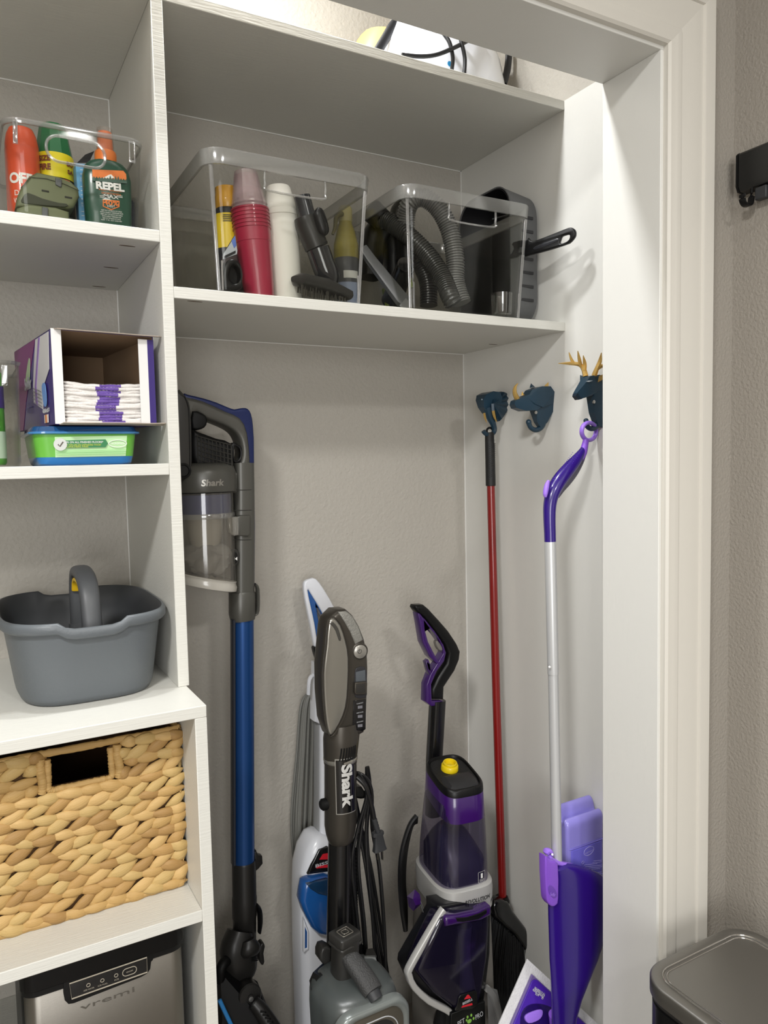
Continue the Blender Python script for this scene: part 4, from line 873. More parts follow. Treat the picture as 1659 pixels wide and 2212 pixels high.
def antler(main, tines, y0):
    bm = tube(main[0], y0, main[1], n=6, k=3, dy=main[2])
    for px, r, dy in tines: sweep([at(u, v, y0 + d) for (u, v), d in zip(px, dy)], r, n=6, k=3, bm=bm)
    add('antler', bm, gold, o, ang=20)
antler(([(1265, 813), (1261, 798), (1255, 790), (1246, 786), (1230, 785), (1206, 785)], [.0058, .0052, .0046, .0042, .0034, .0006], [0, .004, .008, .012, .018, .022]), [([(1262, 800), (1263, 785), (1260, 768)], [.0048, .0040, .0008], (.002, .0, -.006)), ([(1254, 790), (1251, 774), (1248, 758)], [.0042, .0034, .0008], (.008, .006, .003)), ([(1240, 786), (1234, 776), (1229, 761)], [.0036, .0030, .0008], (.014, .018, .02))], Y + .006)
antler(([(1283, 812), (1289, 797), (1296, 780), (1299, 762)], [.0058, .0050, .0042, .0008], [0, -.006, -.012, -.02]), [([(1289, 797), (1302, 790), (1318, 788)], [.0045, .0035, .0008], (-.006, -.014, -.022))], Y - .008)
screw(1282, 868, Y - .0100)

# ---------------------------------------------------------------- broom
o = thing('broom', 'broom with red handle, black grip and black angled bristles hanging from the elephant hook', 'broom', tuple(at(1085, 1945, Y=.18)))
def yb(v): return .212 - .040 * (v - 935) / 1010
B = lambda u, v: at(u, v, yb(v))
add('handle', sweep([B(1060, 1045), B(1072, 1500), B(1086, 1950)], [.0098, .0100, .0102], n=20, up=None), mat('broom_red', '7C100E', .3, coat=.4), o)
add('grip', sweep([B(1057, 934), B(1057.3, 938), B(1059, 1000), B(1060, 1049), B(1060, 1050)], [.0095, .0112, .0118, .0120, .0105], n=22, up=None), mat('grip_rubber', '141414', .6), o)
bm = BM(); random.seed(5)
for i in range(17):
    for j in range(7):
        a = -1.0 + j * .32; v = 958 + i * 4.4 + (2 if j % 2 else 0); c = B(1058.6, v); bmesh.ops.create_icosphere(bm, subdivisions=1, radius=.0011, matrix=Matrix.Translation(c + V((.0117 * math.sin(a), -.0117 * math.cos(a), 0))))
kn = add('grip_studs', bm, mat('grip_stud', '232323', .5), o); kn['kind'] = 'stuff'
add('hang_loop', sweep([B(1052, 936) , B(1052, 928), B(1058, 924), B(1064, 928), B(1064, 936)], .0028, n=8, k=3), black, o)
add('socket', sweep([B(1083, 1936), B(1084, 1946), B(1084, 1956)], [(.014, .014), (.0185, .016), (.0175, .015)], n=20, p=3), black, o)
Yh = .165
hd = [(1070, 1948), (1100, 1950), (1110, 1968), (1128, 1992), (1150, 2022), (1162, 2044), (1163, 2060), (1154, 2066), (1142, 2062), (1112, 2020), (1070, 1985)]
add('head_shell', xz(hd, Yh - .020, 2, th=.036, bev=.010), mat('broom_gloss', '0F1011', .16, coat=.5), o, ang=60)
bm = BM(); random.seed(9)
for i in range(260):
    t = random.random(); yy = Yh - .016 + random.random() * .028
    p0 = at(1058 + 98 * t, 1975 + 85 * t + 6 * random.random(), yy); dx = -.035 + .055 * t + random.uniform(-.008, .008)
    sweep([p0, p0 + V((dx * .5, 0, -.07)), p0 + V((dx, random.uniform(-.01, .01), -.14 - .03 * (1 - t)))], [.0015, .0014, .0009], n=4, bm=bm)
bb = add('bristles', bm, mat('bristle_black', '17181A', .5), o); bb['kind'] = 'stuff'
add('bristle_core', xz([(1060, 1975), (1150, 2055), (1158, 2100), (1150, 2200), (1040, 2215), (1040, 2100)], Yh - .006, 0, th=.012, bev=.003), mat('bristle_core', '0B0B0C', .8), o)

# ---------------------------------------------------------------- spray mop
mp_ = thing('spray_mop', 'purple spray mop with a silver pole hanging from the deer hook', 'mop', tuple(at(1205, 2200, Y=-.138))); Y = -.138
pur1 = mat('mop_purple', '290C74', .28, coat=.4); lil = mat('mop_lilac', '9A72E0', .38); lil2 = mat('mop_lilac_dark', '8250C8', .4); slv = mat('pole_silver', 'C2C3C4', .36, metal=.35); ugr = mat('handle_underside', '55525E', .5)
ym = lambda v: -.115 - .023 * max(0, min(1, (v - 950) / 900))
rg = [(1272 + 15.5 * math.cos(t), 932 - 19 * math.sin(t), -.115 + .010 * math.cos(t + .5) + .006) for t in [2 * PI * i / 24 for i in range(24)]]
add('hang_ring', sweep([at(u, v, y) for u, v, y in rg], [(.0042, .0052)] * 24, n=10, closed=True), lil, mp_)
add('ring_neck', sweep([at(1266, 950, ym(950)), at(1263, 964, ym(964)), at(1259, 978, ym(978)), at(1252, 990, ym(990))], [(.0065, .006), (.0068, .0075), (.0085, .0085), (.009, .009)], n=14, k=3), lil2, mp_)
hpx = [((1262, 968), .0062), ((1255, 980), .0088), ((1243, 996), .0118), ((1225, 1017), .0142), ((1207, 1040), .0148), ((1194, 1065), .0140), ((1188, 1090), .0130), ((1187, 1120), .0122), ((1188, 1150), .0118), ((1188.5, 1170), .0117)]
add('handle', sweep([at(*p, ym(p[1])) for p, r in hpx], [r for p, r in hpx], n=20, k=4), pur1, mp_)
add('handle_underside', sweep([at(u, v, ym(v) + .003) for u, v in ((1264, 976), (1256, 994), (1243, 1017), (1228, 1038), (1214, 1056), (1205, 1074))], [.0035, .0062, .0078, .0078, .0065, .003], n=14, k=4), ugr, mp_)
add('trigger_button', sweep([at(u, v, ym(v) - .0080) for u, v in ((1185, 1038), (1181, 1050), (1178, 1066), (1178, 1074))], [(.0028, .003), (.0052, .0050), (.0048, .0050), (.0025, .003)], n=14, k=4), lil, mp_)
bm = BM()
for i in range(17):
    for j in range(3):
        t = i / 16; u, v = 1243 - 42 * t, 984 + 58 * t; q = at(u - 6 + 5 * j, v - 6 + 5 * j * .8, ym(v) - .0118 + .0015 * abs(j - 1)); bmesh.ops.create_icosphere(bm, subdivisions=1, radius=.0009, matrix=Matrix.Translation(q))
g_ = add('grip_dots', bm, mat('dot_violet', '5A34B4', .4), mp_); g_['kind'] = 'stuff'
add('pole', sweep([at(1188.5, 1166, ym(1166)), at(1188.5, 1171, ym(1171)), at(1195, 1456, ym(1456))], [.0110, .0116, .0113], n=24, up=None), slv, mp_)
add('pole', sweep([at(1195, 1455, ym(1455)), at(1203, 1864, ym(1864))], [.0104, .0106], n=24, up=None), slv, mp_)
for u, v in ((1187, 1441), (1193, 1846)):
    bm = BM(); bmesh.ops.create_icosphere(bm, subdivisions=2, radius=.0026, matrix=Matrix.Translation(at(u, v, ym(v) - .0095))); add('snap_button', bm, printw, mp_)
bt = [(1866, 1179, 1216), (1874, 1178, 1238), (1886, 1178, 1262), (1900, 1178, 1282), (1918, 1179, 1298), (1950, 1180, 1304), (2000, 1182, 1303), (2040, 1183, 1295), (2080, 1185, 1281), (2120, 1186, 1263), (2160, 1187, 1245), (2200, 1188, 1232), (2240, 1189, 1228)]
rings = []
for v, l, r in bt:
    a, b = at(l, v, Y), at(r, v, Y); c = (a + b) / 2; hw_ = (b - a).length / 2
    # keep each ring level: use the centre height
    rings.append([(c.x + x, Y - .012 + y, c.z) for x, y in se(36, hw_, min(.015, hw_ * .6), 2.3)])
add('boot', loft(rings[::-1]), pur1, mp_, ang=60)
add('boot_rim', sweep([at(u, v, Y - .008) for u, v in ((1186, 1852), (1200, 1862), (1214, 1866), (1232, 1869), (1252, 1876), (1275, 1888), (1292, 1902), (1300, 1912))], [(.005, .006)] * 3 + [(.0045, .008)] * 2 + [(.003, .008)] * 3, n=10, k=3), lil, mp_)
add('boot_top', sweep([at(u, v, Y) for u, v in ((1181, 1842), (1180, 1838), (1187, 1838), (1190, 1846))], [(.005, .008)] * 4, n=10, k=3), lil, mp_)
add('clip', xz([(1178, 1850), (1190, 1862), (1206, 1866), (1207, 1940), (1203, 1955), (1193, 1959), (1184, 1950), (1181, 1930)], Y - .0300, 2, [], th=.02, bev=.003), lil2, mp_)
add('clip_recess', xz([(1184, 1916), (1190, 1912), (1200, 1922), (1204, 1936), (1196, 1941), (1186, 1930)], Y - .0306, 2, th=.004, bev=.0005), mat('clip_shade', '6A42AC', .45), mp_)
text('Swiffer', .015, .007, frame(at(1194, 1932, Y - .0312), (1, 0, -.45), (.2, 0, 1)), lil, mp_, bold=.03)
# mop head hanging tilted under the boot
A = at(1141, 2072, Y=-.045); Bp = at(1290, 2209, Y=-.115)
Cp = min((at(1080, 2212, Y=-.35 + .002 * k) for k in range(200)), key=lambda c_: abs((Bp - A).normalized().dot((A - c_).normalized())))
ex = (Bp - A).normalized(); ey0 = (A - Cp).normalized(); Mh = frame(A, ex, ey0)
LX, LY = .30, .16
add('cloth_pad', plate([(0, 0), (LX, 0), (LX, -LY), (0, -LY)], (), .005, .001, Mh @ Matrix.Translation((0, 0, -.004))), mat('cloth_white', 'D5D4D6', .85, bump=.6, bscale=300, var=.15, vscale=90), mp_)
add('head_plate', plate([(.020, -.020), (LX - .02, -.020), (LX - .02, -LY + .02), (.020, -LY + .02)], (), .007, .0015, Mh @ Matrix.Translation((0, 0, .003))), mat('head_lilac_edge', '6A5A8E', .45), mp_)
add('head_cover', plate([(a - 0, b) for a, b in ((LX / 2 + x, -LY / 2 + y) for x, y in rrect(LX / 2 - .023, LY / 2 - .023, .012))], (), .006, .001, Mh @ Matrix.Translation((0, 0, .0072))), mat('head_violet', '44209A', .4), mp_)
dome = [[Mh @ V((.150 + a * math.cos(t), -.095 + b * math.sin(t), z)) for t in [2 * PI * i / 40 for i in range(40)]] for a, b, z in ((.122, .058, .009), (.120, .056, .013), (.095, .043, .017), (.05, .02, .020))]
add('head_dome', loft(dome), mat('dome_purple', '1E0B52', .3, coat=.3), mp_, ang=50)
add('dome_button', plate(smooth([(.040, -.088), (.062, -.066), (.070, -.072), (.066, -.086), (.048, -.104), (.036, -.100)], 3, True), (), .006, .001, Mh @ Matrix.Translation((0, 0, .016))), lil, mp_)
add('pivot_joint', sweep([at(1206, 2192, Y), at(1206, 2230, Y)], [.02, .016], n=18, up=None), lil2, mp_)
text('Swiffer', .032, .013, Mh @ Matrix.Translation((.047, -.042, .0106)) @ Matrix.Rotation(PI + .12, 4, 'Z'), printw, mp_, bold=.06)
text('Swiffer', .031, .012, Mh @ Matrix.Translation((.047, -.042, .0109)) @ Matrix.Rotation(PI + .12, 4, 'Z'), mat('logo_violet', '3A1A86', .4), mp_, bold=.0)

# solution bottle in the mop's holster
sb = thing('solution_bottle', 'lavender cleaning solution bottle upside down in the mop holster beside the jamb', 'bottle', tuple(at(1260, 1900, Y=-.07)))
lav = mat('lavender_plastic', '8C84D2', .3, coat=.4)
lx, rx, zt = at(1233, 1790, Y=-.122).x - .010, .843, at(1240, 1772, Y=-.122).z
top = smooth([(-.122, zt - .030), (-.122, zt - .012), (-.118, zt - .003), (-.110, zt + .001), (-.104, zt - .007), (-.099, zt - .006), (-.093, zt + .012), (-.086, zt + .019), (-.079, zt + .018), (-.073, zt + .008), (-.071, zt - .02)], 3)
me = plate([(-.122, .46)] + top + [(-.071, .46)], (), rx - lx, .008, frame(((lx + rx) / 2, 0, 0), (0, 1, 0), (0, 0, 1)))
add('bottle_body', me, lav, sb, ang=60)
zl = at(1250, 1832, Y=-.123).z
lb = gradmat('bottle_label_ink', -.03, '120C52', .065, '6F68CC', .3)
add('label', rbox(lx + .006, rx - .002, -.1240, -.080, .47, zl, .010), lb, sb)
add('shoulder_step', rbox(lx + .001, rx + .001, -.1246, -.070, zl - .0005, zl + .004, .012), mat('lavender_dark', '6E66B8', .35), sb)
bl = lambda u, v: at(u, v, -.1244)
p = bl(1272, 1838)
ovf = frame(p + V((0, -.0002, 0)), (1, 0, .10))
add('oval_frame', plate(se(30, .0145, .0092), [se(30, .0137, .0084)], .0006, 0, ovf), mat('print_lilac', 'B9B2EA', .5), sb)
plil = MATS['print_lilac']
text('SWEETHEART', .023, .0034, frame(bl(1272, 1840) + V((0, -.0003, 0)), (1, 0, .10)), plil, sb); text('DAYS', .010, .003, frame(bl(1273, 1846) + V((0, -.0003, 0)), (1, 0, .10)), plil, sb)
p = bl(1259, 1863); add('round_mark', plate(se(20, .0034, .0034), [se(20, .0029, .0029)], .0006, 0, frame(p + V((0, -.0002, 0)))), plil, sb)
for k, (u0, u1) in enumerate(((1282, 1300), (1280, 1300), (1262, 1290), (1258, 1300), (1268, 1300), (1266, 1296), (1282, 1300), (1284, 1302))):
    v = 1858 + k * 3.6 + (4 if k > 5 else 0); a_, b_ = bl(u0, v + (1300 - u0) * .10), bl(u1, v)
    add('print_line', sweep([a_, b_], [(.0004, .0006)] * 2, n=4), plil, sb)
bcm = frame((lx + .0055, -.101, zl - .022), (0, -1, 0), (0, 0, 1))
add('barcode_field', plate([(-.014, -.020), (.014, -.020), (.014, .020), (-.014, .020)], (), .0008, 0, bcm), printw, sb)
random.seed(2); zz = -.017
while zz < .016:
    h_ = random.choice((.0008, .0014, .002)); add('barcode_bar', plate([(-.013, zz), (.012, zz), (.012, zz + h_), (-.013, zz + h_)], (), .0012, 0, bcm), printk, sb); zz += h_ + random.choice((.0008, .0015))
# ---------------------------------------------------------------- blue stick vacuum
o = thing('stick_vacuum', 'tall blue and grey cordless stick vacuum standing beside the shelf divider', 'vacuum', (.15, .24, 0))
vg = mat('vac_grey', '4C4B46', .36, metal=.25); vg2 = mat('vac_grey_dark', '2E2D2B', .36, metal=.15); nb = mat('vac_navy', '162250', .34, metal=.3); wandb = mat('wand_blue', '1C457E', .32, metal=.5)
Y = .22
add('blue_spine', xz([(398, 850), (406, 852), (440, 860), (468, 869), (492, 879), (507, 884), (518, 882), (531, 881), (540, 887), (546, 905), (549, 940), (550, 985), (551, 1279), (528, 1279), (528, 1000), (526, 940), (512, 912), (488, 896), (440, 880), (398, 868)], Y + .006, 2, th=.045, bev=.004), nb, o, ang=60)
add('handle', xz([(380, 852), (404, 857), (440, 866), (488, 888), (520, 903), (536, 936), (542, 1000), (542, 1060), (480, 1066), (380, 1060)], Y, 2, [smooth([(416, 930), (418, 900), (428, 893), (447, 904), (487, 920), (510, 935), (521, 957), (523, 985), (516, 1008), (508, 1014), (500, 962), (470, 950)], 2, True)], th=.058, bev=.008), vg, o, ang=60)
add('trigger', xz([(416, 888), (440, 894), (448, 904), (447, 918), (436, 927), (416, 926)], Y - .004, 2, th=.045, bev=.005), blackm, o)
add('cable_ring', xz(smooth([(502, 958), (515, 961), (523, 968), (525, 985), (520, 998), (505, 997)], 3, True), Y + .004, 0, [smooth([(507, 965), (515, 967), (519, 974), (519, 986), (515, 993), (507, 991)], 3, True)], th=.020, bev=.002), black, o)
gx, gz = at(462, 975, Y).x, at(462, 975, Y).z
add('motor_housing', xz([(415, 930), (432, 933), (470, 947), (503, 958), (507, 1000), (509, 1034), (470, 1022), (430, 1010), (415, 985)], Y - .020, 2, th=.085, bev=.012), mat('grille_black', '0C0C0C', .5, spec=.25), o, ang=60)
bm = BM()
for r in range(7):
    v0 = 940 + r * 10.2; sweep([at(424 + r * .6, v0 + 1, Y - .0215), at(462, v0 + 12, Y - .0235), at(502, v0 + 22, Y - .0215)], [(.0012, .0012)] * 3, n=4, bm=bm)
for c in range(10):
    u0 = 426 + c * 8.2; vv = 941 + c * 2.5; sweep([at(u0, vv, Y - .022), at(u0 + 2, vv + 62, Y - .022)], [(.0012, .0012)] * 2, n=4, bm=bm)
gl_ = add('grille', bm, mat('grille_grey', '33322F', .4), o); gl_['kind'] = 'stuff'
add('front_column', xz([(372, 850), (394, 850), (405, 860), (412, 880), (415, 920), (416, 1010), (409, 1032), (396, 1036), (372, 1036)], Y - .036, 2, th=.085, bev=.006), vg2, o, ang=60)
add('column_seam', sweep([at(u, v, Y - .0365) for u, v in ((399, 856), (407, 880), (409, 920), (410, 1005), (404, 1022), (394, 1027))], .0008, n=6, k=3), black, o)
add('dial', lathe([(.015, 0), (.015, .004), (.011, .006), (.010, .004), (0, .004)], 24, frame(at(395, 1017, Y - .037))), black, o)
cxp = at(443, 1060, Y); ccx, ccy = cxp.x, Y + .012; zc = lambda v: at(443, v, Y - .045).z
R = .0585
add('collar', zloft([(ccx, ccy, zc(1064), R + .006, R + .006, 2), (ccx, ccy, zc(1060), R + .0075, R + .0075, 2), (ccx, ccy, zc(1022), R + .0065, R + .0065, 2), (ccx, ccy, zc(1008), R + .003, R + .003, 2), (ccx, ccy, zc(1000), R - .012, R - .012, 2)], 48), vg, o, ang=60)
def cyl_text(s_, cx, cy, R, a, z, wd, ht, m, vertical=False, bold=0, shear=0, nm='lettering', lift=.0005):
    key = (s_, bold, shear); 
    tmp = text(s_, wd, ht, None, m, None, bold=bold, shear=shear, name=nm); me = tmp.data; bpy.data.objects.remove(tmp); strips(me, 1 if vertical else 0, .003)
    for v in me.vertices:
        x, y = v.co.x, v.co.y; aa = a + (y if vertical else x) / R; zz = z - x if vertical else z + y
        v.co = V((cx + (R + lift) * math.sin(aa), cy - (R + lift) * math.cos(aa), zz))
    return me
lt_ = mat('emboss_grey', '8B8881', .3, metal=.4)
add('lettering', cyl_text('Shark', ccx, ccy, R + .0068, .02, zc(1043), .046, .013, lt_, bold=.03, shear=.15), lt_, o)
cup = clear('dust_cup_clear', 'E2E0DB', .07, .08, haze=.10, hazec='C2BDB4')
tl = lambda x: -.24 * (x - ccx)
bot = [[(ccx + x, ccy + y, zc(1262) + tl(ccx + x)) for x, y in se(48, R, R)]]
add('dust_cup', loft([[(ccx + x, ccy + y, zc(1256) + tl(ccx + x)) for x, y in se(48, R, R)], [(ccx + x, ccy + y, zc(1066)) for x, y in se(48, R, R)]], caps=(0, 0)), cup, o)
add('cup_ring', lathe([(R + .0008, zc(1123)), (R + .002, zc(1121)), (R + .002, zc(1113)), (R + .0008, zc(1111))], 48, Matrix.Translation((ccx, ccy, 0)), caps=(0, 0)), edgeclear, o)
add('blue_filter', lathe([(R - .004, zc(1112)), (R - .004, zc(1070))], 48, Matrix.Translation((ccx, ccy, 0))), mat('filter_navy', '39406E', .3, metal=.2), o)
add('inner_cone', lathe([(.020, zc(1262)), (.026, zc(1200)), (.036, zc(1150)), (.040, zc(1113))], 32, Matrix.Translation((ccx, ccy, 0))), mat('cone_grey', 'A39E94', .5), o)
random.seed(4); bm = BM(); bmesh.ops.create_icosphere(bm, subdivisions=4, radius=1, matrix=Matrix.Translation((ccx, ccy, zc(1215))) @ Matrix.Diagonal((R - .006, R - .006, .034, 1)))
from mathutils import noise
for v in bm.verts:
    n = noise.noise(v.co * 38) * .012 + noise.noise(v.co * 130) * .004; d = (v.co - V((ccx, ccy, zc(1215)))).normalized(); v.co += d * n
    rr = math.hypot(v.co.x - ccx, v.co.y - ccy)
    if rr > R - .003: s_ = (R - .003) / rr; v.co.x = ccx + (v.co.x - ccx) * s_; v.co.y = ccy + (v.co.y - ccy) * s_
dl = add('dust', bm, mat('dust_grey', '8A8782', .95, bump=1, bscale=60), o); dl['kind'] = 'stuff'
add('cup_lid', loft([[(ccx + x * s_, ccy + y * s_, zc(v) + tl(ccx + x)) for x, y in se(48, R, R)] for v, s_ in ((1279, .90), (1277, 1.0), (1268, 1.03), (1263, 1.0), (1258, 1.0), (1256, 1.025), (1254, .99))], caps=(1, 1)), mat('lid_haze', 'BDB9B0', .25, coat=.4), o, ang=40)
add('cup_hook', xz([(492, 1117), (515, 1116), (516, 1156), (506, 1158), (496, 1150)], Y - .024, 0, th=.018, bev=.002), clear('hook_clear', 'DEDEDA', .12, .08, haze=.25, hazec='BDBAB2'), o)
add('neck_column', sweep([at(523, 1000, Y + .02), at(524, 1060, Y + .02), at(524, 1278, Y + .02)], [(.0218, .026)] * 3, n=28, up=(0, 1, 0), p=3.2), vg, o, ang=60)
for v in (1058, 1102, 1166): add('column_seam', sweep([at(503, v, Y - .0055), at(524, v + .5, Y - .0068), at(543, v, Y - .0055)], .0007, n=6), vg2, o)
add('latch', xz([(513, 1116), (520, 1113), (540, 1113), (541, 1118), (541, 1152), (537, 1159), (514, 1158)], Y - .014, 0, th=.02, bev=.003), vg, o)
add('release_button', xz(smooth([(503, 1188), (512, 1187), (517, 1195), (517, 1212), (511, 1221), (503, 1221)], 3, True), Y - .0085, 0, th=.006, bev=.0015), vg2, o)
add('button_pad', xz(smooth([(505, 1194), (511, 1194), (513, 1200), (513, 1212), (510, 1217), (505, 1217)], 3, True), Y - .0105, 0, th=.004, bev=.001), black, o)
add('arrow', xz([(508, 1207), (512.5, 1203), (512.5, 1211)], Y - .0110, 0, th=.001, bev=0), printw, o)
add('wand_collar', sweep([at(523, 1276, Y + .02), at(523, 1280, Y + .02), at(523, 1326, Y + .02), at(524, 1338, Y + .02)], [(.0235, .026), (.0265, .0275), (.0265, .0275), (.0245, .026)], n=28, p=2.6), vg, o, ang=60)
add('clip', sweep([at(550, 1262, Y + .01), at(556, 1272, Y + .01), at(556, 1318, Y + .01), at(550, 1328, Y + .01)], [(.003, .008), (.0035, .010), (.0035, .010), (.003, .008)], n=12, k=3), vg, o)
add('wand', sweep([at(524, 1336, Y + .02), at(526, 1866, Y + .02)], [.0232, .0232], n=32, up=None), wandb, o)
add('wand_rail', sweep([at(503, 1338, Y + .012), at(504, 1866, Y + .012)], [(.0036, .010)] * 2, n=10, p=4), mat('rail_dark', '20242E', .35), o)
vg3 = mat('vac_grey_shaded', '1E1D1C', .36, spec=.35)  # darker copy of the vacuum grey, with the low-down shade in the colour
add('lower_connector', sweep([at(527, 1858, Y + .02), at(527, 1862, Y + .02), at(528, 1935, Y + .02), at(528, 1938, Y + .02), at(528, 1978, Y + .02), at(528, 1982, Y + .02), at(529, 2030, Y + .02)], [.0238, .0252, .0252, .0262, .0262, .0250, .0240], n=28, up=None), vg3, o)
add('clip', xz([(550, 1842), (554, 1838), (558, 1848), (567, 1850), (568, 1866), (560, 1876), (551, 1884)], Y + .014, 1, th=.016, bev=.002), vg3, o)
add('cuff_clip', sweep([at(554, 1954, Y + .01), at(560, 1965, Y + .01), at(562, 1990, Y + .01), at(560, 2014, Y + .01)], [(.003, .008), (.005, .010), (.005, .010), (.003, .008)], n=12, k=3), black, o)
add('swivel', sweep([at(518, 2010, Y + .01), at(512, 2050, Y), at(520, 2090, Y), at(524, 2105, Y)], [(.025, .026), (.036, .030), (.034, .030), (.026, .026)], n=20, k=3, p=2.6), vg3, o)
add('swivel_dome', sweep([at(536, 2030, Y - .022), at(540, 2048, Y - .026), at(540, 2060, Y - .024)], [(.012, .010), (.022, .014), (.021, .010)], n=18, k=3), vg3, o)
for k in range(5): add('spring_rib', sweep([at(524, 2062 + k * 3.5, Y - .024), at(545, 2062 + k * 3.5, Y - .028), at(557, 2060 + k * 3.5, Y - .024)], .0013, n=6), black, o)
add('release_pedal', xz([(563, 2042), (570, 2038), (573, 2046), (570, 2060), (572, 2078), (568, 2086), (562, 2080), (560, 2060)], Y - .006, 2, th=.02, bev=.003), vg3, o)
hb = mat('head_black', '070708', .5, spec=.2)
add('hose_elbow', sweep([at(502, 2072, Y), at(488, 2076, Y - .02), at(478, 2092, Y - .03), at(476, 2120, Y - .03)], [.010, .011, .011, .010], n=14, k=4), hb, o)
add('pivot_disc', lathe([(.023, -.04), (.0245, -.038), (.0245, 0), (.022, .003), (.006, .004), (.0055, .006), (0, .006)], 28, frame(at(540, 2152, Y - .06), (1, 0, 0), (0, .2, 1))), vg3, o)
add('pivot_screw', lathe([(.0050, 0), (.0050, .002), (0, .0025)], 16, frame(at(542, 2158, Y - .067), (1, 0, 0), (0, .2, 1))), mat('screw_grey', '8C8C8A', .35, metal=.8), o)
add('floor_head', hull([at(476, 2100, Y - .03), at(500, 2085, Y), at(556, 2120, Y - .01), at(580, 2180, Y - .03), at(600, 2240, Y - .05)] + [V((x, y, z)) for x in (.03, .20) for y in (.08, .30) for z in (.0, .045)] + [at(480, 2200, Y - .07), at(590, 2230, Y - .1)]), hb, o, ang=20)
add('head_shoulder', sweep([at(548, 2165, Y - .075), at(566, 2186, Y - .085), at(590, 2225, Y - .10)], [.013, .016, .018], n=16, k=3), vg3, o)
for k in range(5): add('shoulder_rib', sweep([at(562 + k * 5, 2186 + k * 7, Y - .099 - k * .003), at(571 + k * 5, 2185 + k * 7, Y - .101 - k * .003), at(577 + k * 5, 2189 + k * 7, Y - .096 - k * .003)], .0018, n=6), black, o)
add('blue_accent', sweep([at(474, 2160, Y - .085), at(486, 2186, Y - .088), at(506, 2228, Y - .09)], [(.004, .003)] * 3, n=8, k=3), mat('accent_blue', '2A7FC4', .35), o)

# ---------------------------------------------------------------- white and blue carpet cleaner
o = thing('carpet_cleaner', 'white and blue upright carpet cleaner with a coiled grey cord, standing at the back', 'carpet cleaner', (.31, .27, 0))
cwh = mat('cleaner_white', 'D8DAE0', .3, coat=.3); cbl = mat('cleaner_blue', '184E8E', .25, coat=.5); cdk = mat('cleaner_dark_blue', '15324F', .2, coat=.4)
Y = .235
add('body', xz([(682, 1819), (700, 1810), (728, 1820), (745, 1850), (751, 1890), (754, 1960), (754, 2400), (664, 2400), (660, 2212), (655, 2054), (654, 1960), (656, 1890), (666, 1848)], Y, 1, th=.085, bev=.022), cwh, o, ang=60)
add('badge', xz([(665, 1890), (672, 1871), (690, 1836), (707, 1829), (724, 1836), (736, 1868), (741, 1884), (707, 1884)], Y - .0035, 0, th=.012, bev=.003), mat('badge_black', '0E0E0F', .25, coat=.4), o)
redp = mat('logo_red', 'C8202E', .4); silp = mat('logo_silver', 'B9BBBE', .35)
text('BISSELL', .058, .0075, frame(at(707, 1863, Y - .0042)), silp, o, bold=.02)
add('logo_peak', xz([(690, 1857), (697.5, 1845), (707, 1843), (717, 1845), (723, 1856)], Y - .0040, 0, th=.002, bev=0), redp, o)
add('logo_bar', xz([(686, 1869), (727, 1867), (733, 1872), (683, 1876)], Y - .0040, 0, th=.002, bev=0), redp, o)
add('tank', xz([(652, 1950), (655, 1930), (659, 1911), (675, 1902), (707, 1896), (738, 1902), (748, 1930), (749, 1955), (735, 1996), (707, 2026), (690, 2022), (676, 2008), (660, 1975)], Y - .024, 1, th=.04, bev=.012), cbl, o, ang=60)
add('tank_top', xz([(663, 1911), (685, 1904), (707, 1899), (730, 1904), (742, 1911), (735, 1928), (707, 1936), (688, 1932), (672, 1922)], Y - .0265, 1, th=.012, bev=.003), cdk, o)
add('side_grip', xz([(656, 1984), (659, 1992), (667, 2012), (667, 2051), (659, 2056), (656, 2058)], Y - .0025, 0, [[(659, 2002), (664, 2014), (664, 2048), (659, 2050)]], th=.008, bev=.0015), cwh, o)
add('grip_slot', xz([(659, 2002), (664, 2014), (664, 2048), (659, 2050)], Y - .0006, 0, th=.002, bev=0), cbl, o)
add('pole', sweep([at(699, 1555, Y + .06), at(699, 1820, Y + .04)], [(.0125, .014)] * 2, n=20, p=4), cwh, o)
add('pole_back', sweep([at(686, 1560, Y + .07), at(686, 1818, Y + .05)], [(.0055, .015)] * 2, n=14, p=4), mat('pole_grey', '8E8F90', .4), o)
add('neck', xz([(681, 1560), (683, 1480), (684, 1433), (715, 1433), (716, 1562), (700, 1570)], Y + .045, 0, th=.035, bev=.005), cwh, o)
add('neck_latch', xz([(691, 1534), (697, 1527), (708, 1527), (708, 1558), (692, 1556)], Y + .038, 0, th=.02, bev=.004), black, o)
hY = Y + .075
ho = [(657, 1264), (661, 1255), (671, 1250.5), (683, 1250.5), (700, 1272), (725, 1316), (737, 1352), (736, 1395), (722, 1436), (690, 1437), (683, 1415), (671, 1350), (659, 1290)]
hh = [(666, 1274), (673, 1284), (690, 1312), (708, 1346), (716, 1375), (712, 1405), (700, 1420), (693, 1418), (688, 1398), (680, 1345), (668, 1290)]
add('handle', xz(ho, hY, 2, [smooth(hh, 2, True)], th=.014, bev=.004), cwh, o, ang=60)
add('handle_liner', xz([(664, 1271), (672, 1282), (690, 1312), (709, 1346), (717, 1375), (713, 1406), (700, 1421), (691, 1419), (686, 1398), (677, 1345), (665.5, 1290)], hY + .004, 2, [smooth([(684, 1306), (697, 1330), (706, 1352), (700, 1392), (694, 1378), (689, 1345)], 2, True)], th=.028, bev=.003), cbl, o)
add('cord_latch', xz([(679, 1402), (684, 1398), (692, 1410), (703, 1410), (703, 1428), (692, 1434), (685, 1424)], hY - .012, 2, th=.02, bev=.003), black, o)
add('trigger', xz([(693, 1396), (698, 1380), (706, 1374), (706, 1406), (696, 1408)], hY - .006, 2, th=.02, bev=.003), blackm, o)
